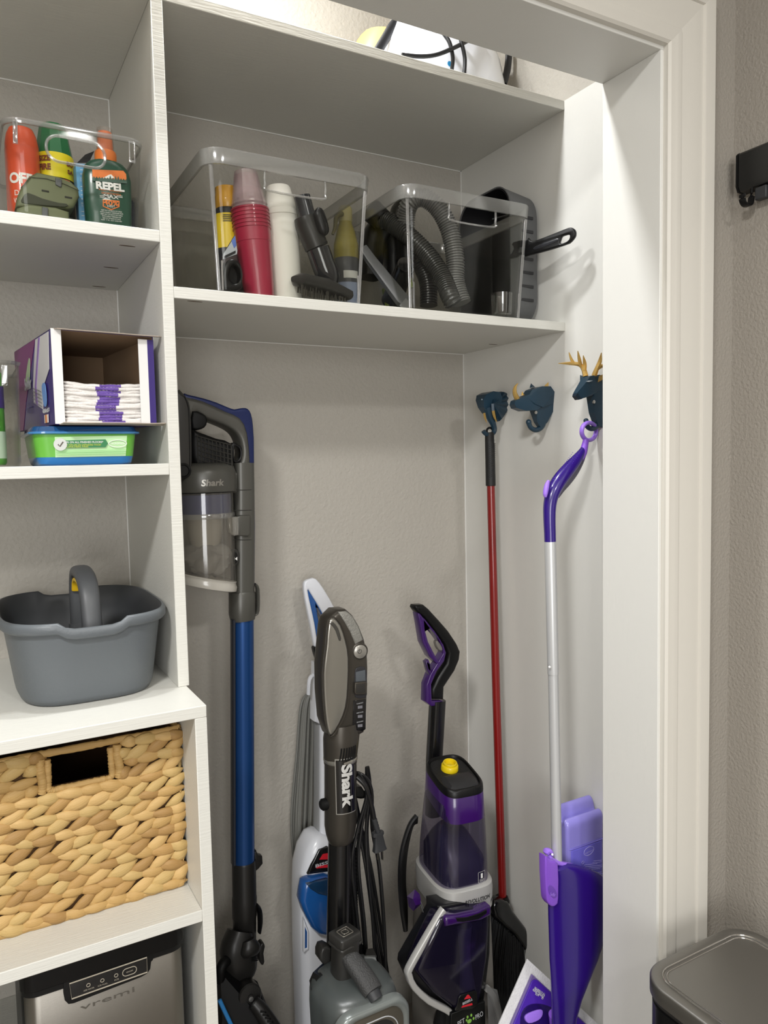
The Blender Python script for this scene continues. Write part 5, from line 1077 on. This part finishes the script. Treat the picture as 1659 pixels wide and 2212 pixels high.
add('cord_hook', sweep([at(684, 1458, hY), at(675, 1459, hY - .01), at(668, 1470, hY - .02), at(666, 1500, hY - .02)], [(.004, .006)] * 4, n=10, k=4), cwh, o)
add('cord_hook', sweep([at(690, 1866, hY), at(672, 1868, hY - .03), at(655, 1880, hY - .03)], [(.005, .007)] * 3, n=10, k=3), cwh, o)
cg = mat('cord_grey', '6F6F6A', .45)
random.seed(21)
for i in range(11):
    a = i / 10; jl = random.uniform(-2, 2); yo = Y + .098 + .03 * random.random()
    um = 631 + a * 46 + jl; ub = 634 + a * 36; vb = 1905 - 30 * abs(a - .25) + random.uniform(-6, 6)
    add('cord_loop', sweep([at(687, 1494 + random.uniform(0, 4), yo - .005), at(668 + a * 12, 1497 + a * 3, yo), at(650 + a * 30, 1525 + a * 8, yo), at((650 + a * 30) * .55 + um * .45, 1630, yo), at(um, 1760, yo), at(ub, 1850, yo), at(ub + 8, vb, yo + .004)], .0033, n=8, k=5), cg, o)

# ---------------------------------------------------------------- dark grey upright vacuum
o = thing('upright_vacuum', 'dark grey upright vacuum with a clear dust canister in the middle of the closet floor', 'vacuum', (.31, .03, 0))
sg = mat('shark_bronze', '4A4640', .32, metal=.6); sgl = mat('shark_gloss', '9C9991', .20, metal=.7); sgt = mat('grip_worn', '8A8983', .42, metal=.3, bump=.8, bscale=260); blk = mat('tube_black', '0C0C0D', .25, coat=.2)
Y = .06
add('handle_shell', xz([(705, 1356), (710, 1338), (729, 1319), (750, 1317), (765, 1330), (778, 1352), (789, 1380), (796, 1408), (797.5, 1445), (796, 1500), (794, 1555), (789, 1584), (775, 1592), (760, 1597), (735, 1602), (714, 1592), (703, 1560), (698, 1500), (697, 1440), (702, 1390)], Y, 1, th=.050, bev=.011), sg, o, ang=60)
add('side_panel', xz([(712, 1341), (721, 1335), (736, 1350), (748, 1385), (754, 1420), (753, 1480), (748, 1528), (735, 1562), (718, 1588), (709, 1580), (702, 1530), (699, 1455), (705, 1400), (708, 1362)], Y - .0045, 2, th=.012, bev=.005), sgl, o, ang=70)
add('panel_rim', sweep([at(u, v, Y - .0045) for u, v in smooth([(711, 1339), (721, 1333), (737, 1349), (749.5, 1385), (755.5, 1420), (754.5, 1480), (749.5, 1529), (736, 1564), (718, 1590), (708, 1581), (701, 1530), (698, 1455), (704, 1400), (707, 1362)], 3, True)], .0012, n=6, closed=True), sg, o)
add('hand_opening', xz([(713, 1348), (720, 1344), (731, 1358), (737, 1380), (733, 1384), (726, 1364), (718, 1352)], Y - .0060, 2, th=.003, bev=.0008), mat('opening_shade', '3A3833', .5), o)
add('grip_texture', xz([(730, 1322), (749, 1320), (763, 1332), (776, 1355), (786, 1383), (768, 1393), (757, 1366), (745, 1345)], Y - .0020, 1, th=.008, bev=.004), sgt, o)
add('button_ring', lathe([(.0175, -.004), (.0175, 0), (.0150, .0015), (.0140, .0005)], 32, frame(at(777, 1407, Y - .001), (1, -.12, 0))), sg, o)
add('power_button', lathe([(.0138, 0), (.0138, .0035), (.012, .0048), (0, .0048)], 32, frame(at(777, 1407, Y - .001), (1, -.12, 0))), mat('button_silver', '9B9891', .3, metal=.6), o)
p = at(777, 1407, Y - .0062)
add('power_mark', sweep([p + V((.0042 * math.sin(a), 0, .0042 * math.cos(a))) for a in [.5 + i * .33 for i in range(17)]], .0005, n=5), vg2, o); add('power_mark', sweep([p, p + V((0, 0, .005))], .0005, n=5), vg2, o)
add('slider_track', xz(smooth([(767, 1452), (773, 1442), (785, 1440), (792, 1450), (793, 1500), (786, 1508), (772, 1508), (766, 1498)], 2, True), Y - .0016, 0, th=.004, bev=.001), mat('track_dark', '26262A', .4), o)
add('slider_window', xz([(769, 1452), (789, 1447), (790, 1471), (769, 1473)], Y - .0024, 0, th=.003, bev=.0005), mat('window_grey', '50555A', .3), o)
add('slider', xz([(767, 1475), (790, 1472), (794, 1476), (793, 1497), (789, 1501), (769, 1501), (766, 1496)], Y - .0065, 0, th=.008, bev=.002), sg, o)
add('slider_face', xz([(770, 1479), (789, 1477), (789, 1496), (770, 1497)], Y - .0072, 0, th=.002, bev=.0005), vg2, o)
add('instruction_label', xz([(764, 1514), (791, 1511), (790, 1575), (785, 1579), (762, 1577)], Y - .0016, 0, th=.003, bev=.0006), mat('label_gloss_black', '0E0E11', .15, coat=.4), o)
for k, s_ in enumerate(('CARPET', 'BARE FLOOR', 'UPHOLSTERY')):
    text(s_, .015, .0022, frame(at(777.5, 1519 + k * 20, Y - .0021)), silp, o); add('label_icon', xz([(773, 1525 + k * 20), (783, 1524 + k * 20), (783, 1530 + k * 20), (773, 1531 + k * 20)], Y - .0020, 0, th=.001, bev=0), mat('icon_grey', '6C6C72', .5), o)
ax = lambda v: at(735.5, v, .085)
def ring_(v, ru, ry, dx=0): c = at(735.5 + dx, v, .085); return (c.x, c.y, c.z, ru, ry, 2)
add('vent_neck', zloft([ring_(1646, .034, .033), ring_(1630, .0350, .033), ring_(1608, .0365, .034, 1), ring_(1590, .038, .033, 2), ring_(1560, .036, .030, 4)], 36), sg, o, ang=60)
c = at(735.5, 1615, .085)
for k in range(7):
    a = -.42 + k * .155
    add('vent_slot', sweep([V((c.x + .0362 * math.sin(a + d), c.y - .0352 * math.cos(a + d), c.z + z)) for z, d in ((.011, .05), (-.002, .0), (-.014, -.08))], [(.0016, .0010)] * 3, n=6, k=2), blackm, o)
add('seam_ring', zloft([ring_(1641, .0342, .0342), ring_(1638, .0350, .0350), ring_(1634, .0350, .0350), ring_(1632, .0342, .0342)], 36), sgl, o)
RS_ = .0328
add('sleeve', zloft([ring_(1816, .0240, .024), ring_(1812, .0262, .0262), ring_(1798, .0300, .030), ring_(1780, RS_, RS_), ring_(1640, RS_, RS_)], 40), sg, o, ang=60)
c = ax(1700); zt_, zb_ = at(735.5, 1640, .055).z, at(735.5, 1760, .055).z
a0_, a1_ = -.74, .62
add('brand_plate', patch(RS_ + .0002, a0_, a1_, zb_, zt_, 20, c.x, c.y, 2, .0010), mat('plate_silver', 'B8B6B0', .3, metal=.6), o)
add('brand_field', patch(RS_ + .0005, a0_ + .05, a1_ - .05, zb_ + .0018, zt_ - .0018, 20, c.x, c.y, 2, .0012), mat('plate_black', '0B0B0C', .15, coat=.5), o)
wht = mat('letter_silver', 'C9C9C6', .35, metal=.2)
add('lettering', cyl_text('Shark', c.x, c.y, RS_ + .0017, -.02, (zt_ + zb_) / 2 + .001, (zt_ - zb_) * .78, .024, wht, True, bold=.045), wht, o)
add('side_knob', lathe([(.012, -.004), (.012, .006), (.008, .010), (0, .010)], 20, frame(at(702, 1737, .085), (0, -1, 0), (0, 0, 1))), blackm, o)
add('tube', sweep([at(735, 1810, .088), at(733, 1950, .088), at(731, 2120, .088)], [.0245, .0255, .0260], n=28, up=None), blk, o)
pts = [V(q) for q in smooth([tuple(at(u, v, .10)) for u, v in ((755, 1815), (758, 1860), (760, 1920), (761, 1965), (766, 2010), (774, 2060))], 14)]
add('ribbed_hose', sweep(pts, [.0125 if i % 2 else .0108 for i in range(len(pts))], n=14, up=None), black, o, ang=70)
add('cord_hook', sweep([at(768, 1712, .12), at(785, 1716, .11), at(796, 1706, .10), at(795, 1680, .10), at(793, 1656, .10)], [(.010, .005), (.009, .005), (.007, .005), (.007, .004), (.005, .003)], n=12, k=4), black, o)
add('cord_hook_arm', xz([(763, 1700), (782, 1700), (790, 1712), (786, 1722), (763, 1722)], .10, 0, th=.025, bev=.003), vg2, o)
random.seed(31)
kb = mat('cord_black_gloss', '141415', .3)
for i in range(10):
    a = i / 9; yo = .085 + .05 * random.random(); um = 768 + 60 * a + random.uniform(-3, 3)
    add('cord_loop', sweep([at(765, 1672 + 4 * a, yo), at(776 + 8 * a, 1672 + 2 * a, yo - .01), at(792 + 12 * a, 1705 + 10 * (1 - a), yo - .01), at((792 + 12 * a) * .5 + um * .5 - 6, 1790, yo), at(um - 6 + 8 * a, 1870, yo), at(um + 8 + 4 * a, 2000, yo), at(um + 16, 2120, yo)] if i % 3 or i == 0 else [at(768, 1725, yo), at(772 + 10 * a, 1790, yo), at(785 + 18 * a, 1880, yo), at(800 + 22 * a, 2000, yo), at(820 + 20 * a, 2120, yo)], .0036, n=8, k=5), kb, o)
yp = .055
add('cord_loop', sweep([at(770, 1678, yp + .01), at(790, 1700, yp), at(803, 1740, yp), at(809, 1772, yp)], .0045, n=10, k=5), kb, o)
add('plug_relief', sweep([at(808 + i * .9, 1768 + i * 3.2, yp) for i in range(10)], [(.0062 if i % 2 else .0050, .0055) for i in range(10)], n=10), charc, o)
add('plug', sweep([at(816, 1797, yp), at(816, 1803, yp), at(817, 1806, yp), at(819, 1826, yp), at(820, 1836, yp)], [(.0125, .007), (.0130, .0075), (.0095, .007), (.0125, .0075), (.0150, .0085)], n=14, p=4), charc, o)
for du in (-5, 6): add('plug_blade', sweep([at(819 + du, 1836, yp), at(820 + du, 1856, yp)], [(.0016, .0032)] * 2, n=6, p=5), mat('plug_metal', 'A5A29A', .3, metal=1), o)
# lift-away canister
ccx, ccy = .294, .0
clg = clear('canister_clear', '9FA5A4', .07, .30, haze=.38, hazec='6B7170')
add('canister', zloft([(ccx, ccy, .02, .068, .072, 3.2), (ccx, ccy, .12, .070, .074, 3.2), (ccx, ccy, .39, .0775, .0785, 3.2), (ccx, ccy, .418, .0775, .0785, 3.0), (ccx, ccy, .432, .0735, .0745, 2.8), (ccx, ccy + .003, .441, .063, .064, 2.6), (ccx, ccy + .005, .446, .040, .045, 2.4)], 48), clg, o, ang=60)
add('canister_core', zloft([(ccx, ccy, .02, .05, .055, 3), (ccx, ccy, .40, .060, .060, 3), (ccx, ccy, .425, .05, .05, 2.6)], 32), mat('core_grey', '4C514F', .6, var=.45, vscale=40), o, ang=60)
fr = lambda d, e: [(ccx + x, ccy - .0785 - d, z) for x, z in [(.002 + px, .240 + pz) for px, pz in rrect(.0765 - e, .195 - e, .034, 8)]]
add('front_ring', loft([fr(-.012, 0), fr(.004, 0), fr(.009, .004), fr(.009, .010), fr(.004, .013)], caps=(0, 0)), mat('ring_grey', '767B79', .28, metal=.3, coat=.2), o, ang=60)
add('front_panel', loft([fr(.000, .012), fr(.0045, .013), fr(.006, .020), fr(.0065, .04)]), mat('panel_bronze', '6B665C', .3, metal=.6), o, ang=60)
add('panel_line', sweep([V(q) for q in fr(.0068, .026)], .0011, n=6, closed=True), silp, o)
add('panel_window', loft([fr(.004, .030), fr(.0070, .031)]), mat('window_black', '1A1B1C', .15, coat=.5), o)
add('left_bracket', hull([at(668, 2118, .06), at(676, 2100, .06), at(700, 2078, .09), at(716, 2080, .09), at(725, 2098, .05), at(690, 2108, .03), at(672, 2140, .03), at(690, 2100, .10)]), mat('bracket_black', '1D1D1D', .4), o, ang=25)
add('lock_tab', xz([(692, 2062), (697, 2049), (708, 2046), (716, 2050), (716, 2086), (700, 2086), (692, 2076)], .065, 1, th=.03, bev=.005), vg2, o)
add('right_latch', hull([at(785, 2066, .07), at(792, 2050, .08), at(806, 2048, .08), at(814, 2066, .05), at(812, 2074, .04), at(788, 2076, .04)]), vg2, o, ang=20)
add('latch_plate', hull([at(787, 2066, .035), at(811, 2068, .030), at(814, 2076, .028), at(788, 2076, .033), at(789, 2064, .05), at(811, 2064, .045)]), mat('latch_silver', '8C8F8F', .3, metal=.5), o, ang=20)
add('floor_nozzle', hull([V((x, y, z)) for x in (.205, .385) for y, z in ((-.14, .0), (-.14, .03), (-.09, .06), (.06, .06), (.08, .03), (.08, 0))]), mat('nozzle_black2', '161617', .4), o, ang=30)
# release knob and carry handle
kc = V((.286, .012, .505)); kz = .531
add('knob_column', zloft([(kc.x, kc.y + .01, .42, .026, .026, 3), (kc.x, kc.y + .004, .47, .025, .025, 3), (kc.x, kc.y, .505, .0245, .0225, 4), (kc.x, kc.y, .516, .0245, .0225, 4)], 32), vg2, o, ang=60)
rot_ = Matrix.Translation((kc.x, kc.y, 0)) @ Matrix.Rotation(math.radians(12), 4, 'Z')
def kn_(z0, z1, a, b, r=.006): return loft([[rot_ @ V((x, y, z)) for x, y in rrect(a - e, b - e, r)] for z, e in ((z0, 0), (z1 - .002, 0), (z1, .002))])
add('release_knob', kn_(.515, .5305, .0258, .0225), vg2, o, ang=50)
add('knob_base', kn_(.508, .513, .0268, .0235), vg2, o, ang=50)
for a, b in ((.0125, .0115), (.0065, .006)): add('knob_ring', sweep([rot_ @ V((x, y, .5306)) for x, y in rrect(a, b, .003)], .0009, n=6, closed=True), mat('knob_line', '837E74', .3, metal=.5), o)
add('carry_handle', sweep([(.283, .006, .496), (.287, -.006, .488), (.297, -.030, .470), (.305, -.052, .452), (.3075, -.062, .446)], [(.015, .010), (.018, .013), (.0195, .0145), (.0200, .0145), (.019, .012)], n=22, up=(0, -.5, 1), k=4, p=2.5), mat('handle_rubber', '343434', .55, bump=1, bscale=330), o, ang=60)
add('handle_end', sweep([(.3065, -.060, .446), (.309, -.071, .436)], [(.0145, .011), (.013, .010)], n=16, up=(0, -.5, 1)), charc, o)

# ---------------------------------------------------------------- purple carpet cleaner
o = thing('carpet_cleaner', 'black and purple upright carpet cleaner with a yellow tank cap, beside the red broom', 'carpet cleaner', (.60, .12, 0))
pp = mat('cleaner_purple', '340E5A', .28, coat=.5); pp2 = mat('cleaner_purple_deep', '2E0B50', .25, coat=.5); sv = mat('cleaner_silver', 'B2B1AE', .34, metal=.25); sgy = mat('cleaner_grey', '6E6A64', .42)
tk = clear('tank_smoke', 'CBC7D6', .07, .07, haze=.10, hazec='57506A')
Y = .19
add('handle', xz([(897.5, 1314), (900, 1308), (917, 1307), (928, 1316), (950, 1340), (970, 1363), (988, 1390), (996, 1408), (994, 1426), (984, 1450), (961, 1485), (960, 1512), (934, 1512), (934, 1489), (948, 1462), (966, 1434), (970, 1412), (962, 1392), (940, 1362), (916, 1332), (903, 1323)], Y, 1, th=.032, bev=.008), black, o, ang=60)
add('handle_liner', xz([(903, 1324), (908, 1326), (930, 1356), (944, 1372), (958, 1392), (964, 1410), (960, 1428), (944, 1450), (932, 1478), (933, 1514), (958, 1514), (958, 1522), (932, 1526), (921, 1517), (922, 1480), (930, 1458), (945, 1434), (929, 1419), (914, 1388), (907, 1345)], Y + .003, 0, [[(917, 1340), (938, 1366), (950, 1384), (957, 1400), (958, 1412), (948, 1430), (938, 1412), (925, 1386), (919, 1364)]], th=.026, bev=.002), pp, o)
add('trigger', xz(smooth([(942, 1390), (946, 1384), (956, 1398), (956, 1406), (948, 1404)], 2, True), Y + .006, 0, th=.014, bev=.003), sgy, o)
add('cord_clip', xz([(920, 1430), (926, 1425), (930, 1436), (932, 1452), (930, 1462), (925, 1450)], Y + .004, 0, [[(924, 1434), (928, 1436), (929, 1446), (926, 1444)]], th=.016, bev=.002), pp2, o)
add('pole', sweep([at(945, 1512, Y + .016), at(938, 1640, Y + .02), at(936, 1760, Y + .02)], [(.0178, .017)] * 3, n=24, p=3.4), blk, o, ang=50)
add('pole_edge', sweep([at(930, 1526, Y - .002), at(924, 1660, Y + .002)], [(.0012, .0016)] * 2, n=6), charc, o)
yaw = Matrix.Translation((.610, .101, 0)) @ Matrix.Rotation(math.radians(-8), 4, 'Z')
def rg_(cy, z, a, b, p=3.8, tilt=0, n=48): return [yaw @ V((x, cy + y, z + tilt * (cy + y))) for x, y in se(n, a, b, p)]
TS = .20
add('tank', loft([rg_(.018, .500, .0635, .083), rg_(.016, .56, .0615, .081), rg_(.008, .66, .0555, .073), rg_(.004, .700, .0525, .068, 3.8, TS * .5)], caps=(1, 0)), tk, o, ang=60)
add('tank_filler', loft([rg_(.016, .51, .0540, .077), rg_(.014, .56, .0535, .076), rg_(.03, .595, .040, .040, 2.5), rg_(.03, .612, .025, .025, 2.2)]), mat('tank_inner', '2B2740', .35), o, ang=60)
add('purple_band', loft([rg_(.006, .674, .0530, .0725, 3.8, TS * 1.2), rg_(.005, .684, .0530, .0715, 3.8, TS * 1.0), rg_(.003, .728, .0510, .0680, 3.8, TS), rg_(.003, .731, .048, .065, 3.8, TS)]), pp, o, ang=50)
add('tank_cap', loft([rg_(.003, .729, .0512, .0682, 3.8, TS), rg_(.003, .741, .0505, .0675, 3.8, TS), rg_(.003, .7445, .0475, .0645, 3.8, TS), rg_(.003, .7440, .0445, .0615, 3.8, TS), rg_(.003, .7390, .0430, .0600, 3.8, TS)]), black, o, ang=50)
add('cap_mesh', loft([rg_(.003, .7392, .0425, .0595, 3.8, TS), rg_(.003, .7402, .0420, .059, 3.8, TS)]), mat('mesh_black', '0F0F10', .6, bump=1.2, bscale=420), o)
add('cap_lobe', hull([yaw @ V((x * 1.0, y, .739 + TS * y + z)) for x, y, z in ((-.036, -.050, .001), (.036, -.050, .001), (-.042, -.025, .001), (.042, -.025, .001), (-.034, -.002, .002), (.034, .002, .002), (-.030, -.046, .0075), (.030, -.046, .0075), (-.030, -.012, .0085), (.030, -.010, .0085), (0, -.056, .004))]), mat('lobe_grey', '1F1F21', .42), o, ang=30)
yc = mat('cap_yellow', 'DFC313', .35, coat=.2)
Mc = yaw @ Matrix.Translation((-.002, .022, .7425)) @ Matrix.Rotation(.18, 4, 'X')
add('yellow_cap', lathe([(.0195, -.004), (.0200, 0), (.0195, .012), (.0180, .014), (.0160, .0145), (.0160, .019), (.0150, .020), (.0130, .0198), (.0120, .012), (.006, .011), (.005, .013), (0, .013)], 32, Mc), yc, o, ang=35)
add('silver_band', loft([rg_(.016, .453, .0650, .0890), rg_(.016, .457, .0690, .0925), rg_(.016, .498, .0705, .0935), rg_(.016, .511, .0690, .0920), rg_(.016, .514, .0640, .0870)], caps=(1, 1)), sv, o, ang=40)
def onring(me, cy, a, b, z, lift, p=3.8):
    strips(me, 0, .003)
    for v in me.vertices:
        y = cy - (b + lift) * (max(0, 1 - abs(v.co.x / (a + lift)) ** p)) ** (1 / p); v.co = yaw @ V((v.co.x, y, z + v.co.y))
    return me
def ringtext(s_, x, z, wd, ht, cy, a, b, m, shear=0, bold=.0):
    t_ = text(s_, wd, ht, None, m, None, bold=bold, shear=shear); me = t_.data; bpy.data.objects.remove(t_); me.transform(Matrix.Translation((x, 0, 0)))
    add('lettering', onring(me, cy, a, b, z, .0006), m, o)
ringtext('REVOLUTION', .014, .4875, .064, .0090, .016, .0703, .0934, printk, .25, .02)
t_ = plate(rrect(.0095, .0125, .002), [rrect(.0088, .0118, .0016)], .0004, 0, Matrix.Translation((.031, 0, 0)))
add('volume_mark', onring(t_, .017, .0622, .0822, .528, .0006), printw, o)
for s_, z, wd, ht, bd in (('1', .0370, .005, .011, .06), ('GALLON', .0285, .012, .0022, 0), ('CAPACITY', .0255, .012, .0020, 0)): ringtext(s_, .031, .494 + z, wd, ht, .017, .0622, .0822, printw, 0, bd)
# lower half
add('rear_body', loft([rg_(.030, .0, .075, .10), rg_(.030, .06, .080, .10), rg_(.030, .30, .077, .095), rg_(.028, .37, .0745, .092), rg_(.022, .44, .068, .090), rg_(.018, .474, .0620, .0880)]), sgy, o, ang=60)
Yl = .022
add('lower_frame', xz([(945, 1958), (1066, 1938), (1062, 1958), (1060, 2060), (1050, 2140), (1042, 2200), (1040, 2260), (990, 2290), (960, 2240), (975, 2186), (900, 2140), (882, 2100), (884, 2086), (946, 1976)], Yl + .004, 0, th=.05, bev=.006), mat('frame_black', '131315', .3), o, ang=50)
add('silver_frame', sweep([at(u, v, Yl - .012) for u, v in ((958, 1964), (947, 1980), (912, 2040), (884, 2090), (882, 2104), (893, 2130), (925, 2160), (960, 2178), (974, 2190), (980, 2215))], [(.0068, .008)] * 10, n=14, p=4, k=2), sv, o, ang=50)
add('silver_frame', sweep([at(u, v, Yl) for u, v in ((1052, 2135), (1064, 2150), (1076, 2190), (1084, 2240))], [(.007, .008)] * 4, n=14, p=4, k=2), sv, o, ang=50)
add('lower_tank', xz([(952, 1985), (958, 1981), (1058, 1962), (1060, 2000), (1056, 2070), (1046, 2134), (1038, 2170), (984, 2185), (940, 2150), (902, 2104), (900, 2096), (925, 2040)], Yl - .026, 0, th=.05, bev=.012), clear('tank_smoke_dark', '8C86A2', .06, .12, haze=.22, hazec='2E2845'), o, ang=60)
add('tank_core', sweep([at(1003, 1998, Yl), at(1003, 2030, Yl), at(1005, 2070, Yl), at(1010, 2150, Yl)], [.017, .014, .012, .02], n=18, k=2), mat('core_lilac', '6D6680', .3), o)
add('tank_handle', xz([(962, 1990), (966, 1982), (990, 1980), (1030, 1972), (1062, 1959), (1063, 1978), (1040, 1990), (985, 2000), (963, 2004)], Yl - .032, 1, th=.03, bev=.007), pp2, o, ang=60)
add('handle_recess', xz([(986, 1984), (1010, 1982), (1036, 1974), (1052, 1966), (1052, 1973), (1034, 1986), (1000, 1992), (988, 1991)], Yl - .0335, 1, th=.004, bev=.001), black, o)
add('badge', xz([(985, 2184), (991, 2156), (995, 2150), (1028, 2140), (1031, 2144), (1032, 2172), (1020, 2180)], Yl - .0285, 0, th=.006, bev=.001), MATS['badge_black'], o)
text('BISSELL', .026, .0058, frame(at(1010, 2163, Yl - .0292), (1, 0, .05)), silp, o, bold=.02)
add('logo_peak', xz([(1003, 2159), (1010, 2149), (1013, 2149), (1018, 2156)], Yl - .0290, 0, th=.001, bev=0), redp, o); add('logo_bar', xz([(999, 2173), (1020, 2167), (1021, 2171), (997, 2177)], Yl - .0290, 0, th=.001, bev=0), redp, o)
add('name_field', xz([(975, 2190), (1048, 2164), (1050, 2240), (970, 2260)], Yl - .0265, 0, th=.02, bev=.002), mat('field_black', '0C0D0D', .3), o)
text('PET', .018, .0115, frame(at(996, 2208, Yl - .0272), (1, 0, .12)), silp, o); text('PRO', .020, .0115, frame(at(1035, 2193, Yl - .0272), (1, 0, .12)), silp, o)
gpaw = mat('paw_green', '7DB04A', .4)
for u, v, a, b in ((1014, 2206, .0058, .0045), (1010, 2197, .0024, .0032), (1018, 2193, .0024, .0032), (1023, 2200, .0024, .0030), (1008, 2204, .0020, .0026)): add('paw_print', plate(se(14, a, b), (), .0008, 0, frame(at(u, v, Yl - .0272))), gpaw, o)
add('nozzle', hull([V((x, y, z)) for x in (.50, .72) for y, z in ((-.05, .0), (-.05, .03), (.02, .10), (.14, .10), (.14, 0))]), mat('nozzle_black', '1B1A1D', .35), o, ang=25)
add('nozzle_window', hull([at(1052, 2130, .0), at(1074, 2138, .0), at(1084, 2185, -.01), at(1086, 2230, -.02), at(1056, 2230, -.02), at(1052, 2130, .03), at(1074, 2138, .03), at(1084, 2220, .02)]), clear('window_clear', 'C9C9C9', .1, .08, haze=.15), o, ang=25)
sx = at(886, 1945, .06)
add('side_plug', hull([at(879, 1936, .07), at(896, 1921, .07), at(907, 1932, .05), at(910, 1952, .05), at(893, 1968, .06), at(883, 1958, .07), at(892, 1942, .04), at(898, 1956, .04)]), pp, o, ang=15)
for dv in (0, 8): add('plug_prong', sweep([at(908, 1946 + dv, .05), at(914, 1962 + dv, .05)], [(.0012, .002)] * 2, n=6), MATS['screw_grey'], o)
random.seed(8)
for i in range(5):
    yo = .20 + .012 * i
    add('cord_loop', sweep([at(900, 1762 + i * 3, yo), at(884 + i, 1785, yo), at(868 + 2 * i, 1840, yo), at(864 + 2 * i, 1900, yo), at(868 + 2 * i, 1960, yo), at(876, 2010, yo)], .0058, n=8, k=5), kb, o)
# ---------------------------------------------------------------- pieces that belong to a part go one level deeper
DEEPER = dict(grille='motor_housing', cable_ring='handle', yellow_grip='handle', knob_ring='release_knob', power_mark='power_button', slider_face='slider', label_icon='instruction_label',
    brand_field='brand_plate', arrow='release_button', button_pad='release_button', panel_frame='control_panel', indicator_light='control_panel', logo_peak='badge', logo_bar='badge', tank_top='tank',
    grip_slot='side_grip', handle_recess='tank_handle', cap_mesh='tank_cap', yellow_cap='tank_cap', cap_lobe='tank_cap', check_mark='check_badge', pump_cover='pump', lid_dome='lid_flange',
    clip_recess='clip', dome_button='head_dome', grip_dots='handle', trigger_button='handle', grip_studs='grip', eye='head', barcode_bar='barcode_field', plug_blade='plug', plug_relief='plug',
    plug_prong='side_plug', picture_line='pad_picture', pad_stripe='pad_picture', icon_stripe='pad_icon', purple_strip='pad_body', mouth='nozzle_body', latch_button='socket', grip_channel='grip',
    lining_rib='basket_lining', lid_groove_glint='lid', hook_socket='hook', column_seam='neck_column', spring_rib='swivel_dome', shoulder_rib='head_shoulder', pivot_screw='pivot_disc', latch_plate='right_latch',
    panel_line='front_panel', panel_window='front_panel', eyelid='head', muzzle='head', hook_knob='hook', lid_seam='case', latch='case', speaker_hollow='case', open_flap='carton_body', volume_mark='tank')
base = lambda q: q.name.split('.')[0]
for root in [q for q in COL.objects if q.parent is None and q.type == 'EMPTY']:
    kids = list(root.children); first = {}
    for q in kids: first.setdefault(base(q), q)
    near = {}
    for q in kids:
        want = DEEPER.get(base(q))
        if want and want in first and not q.children and first[want] is not q:
            if base(q) == 'hook_socket' or base(q) == 'eyelid': pass
            q.parent = first[want]
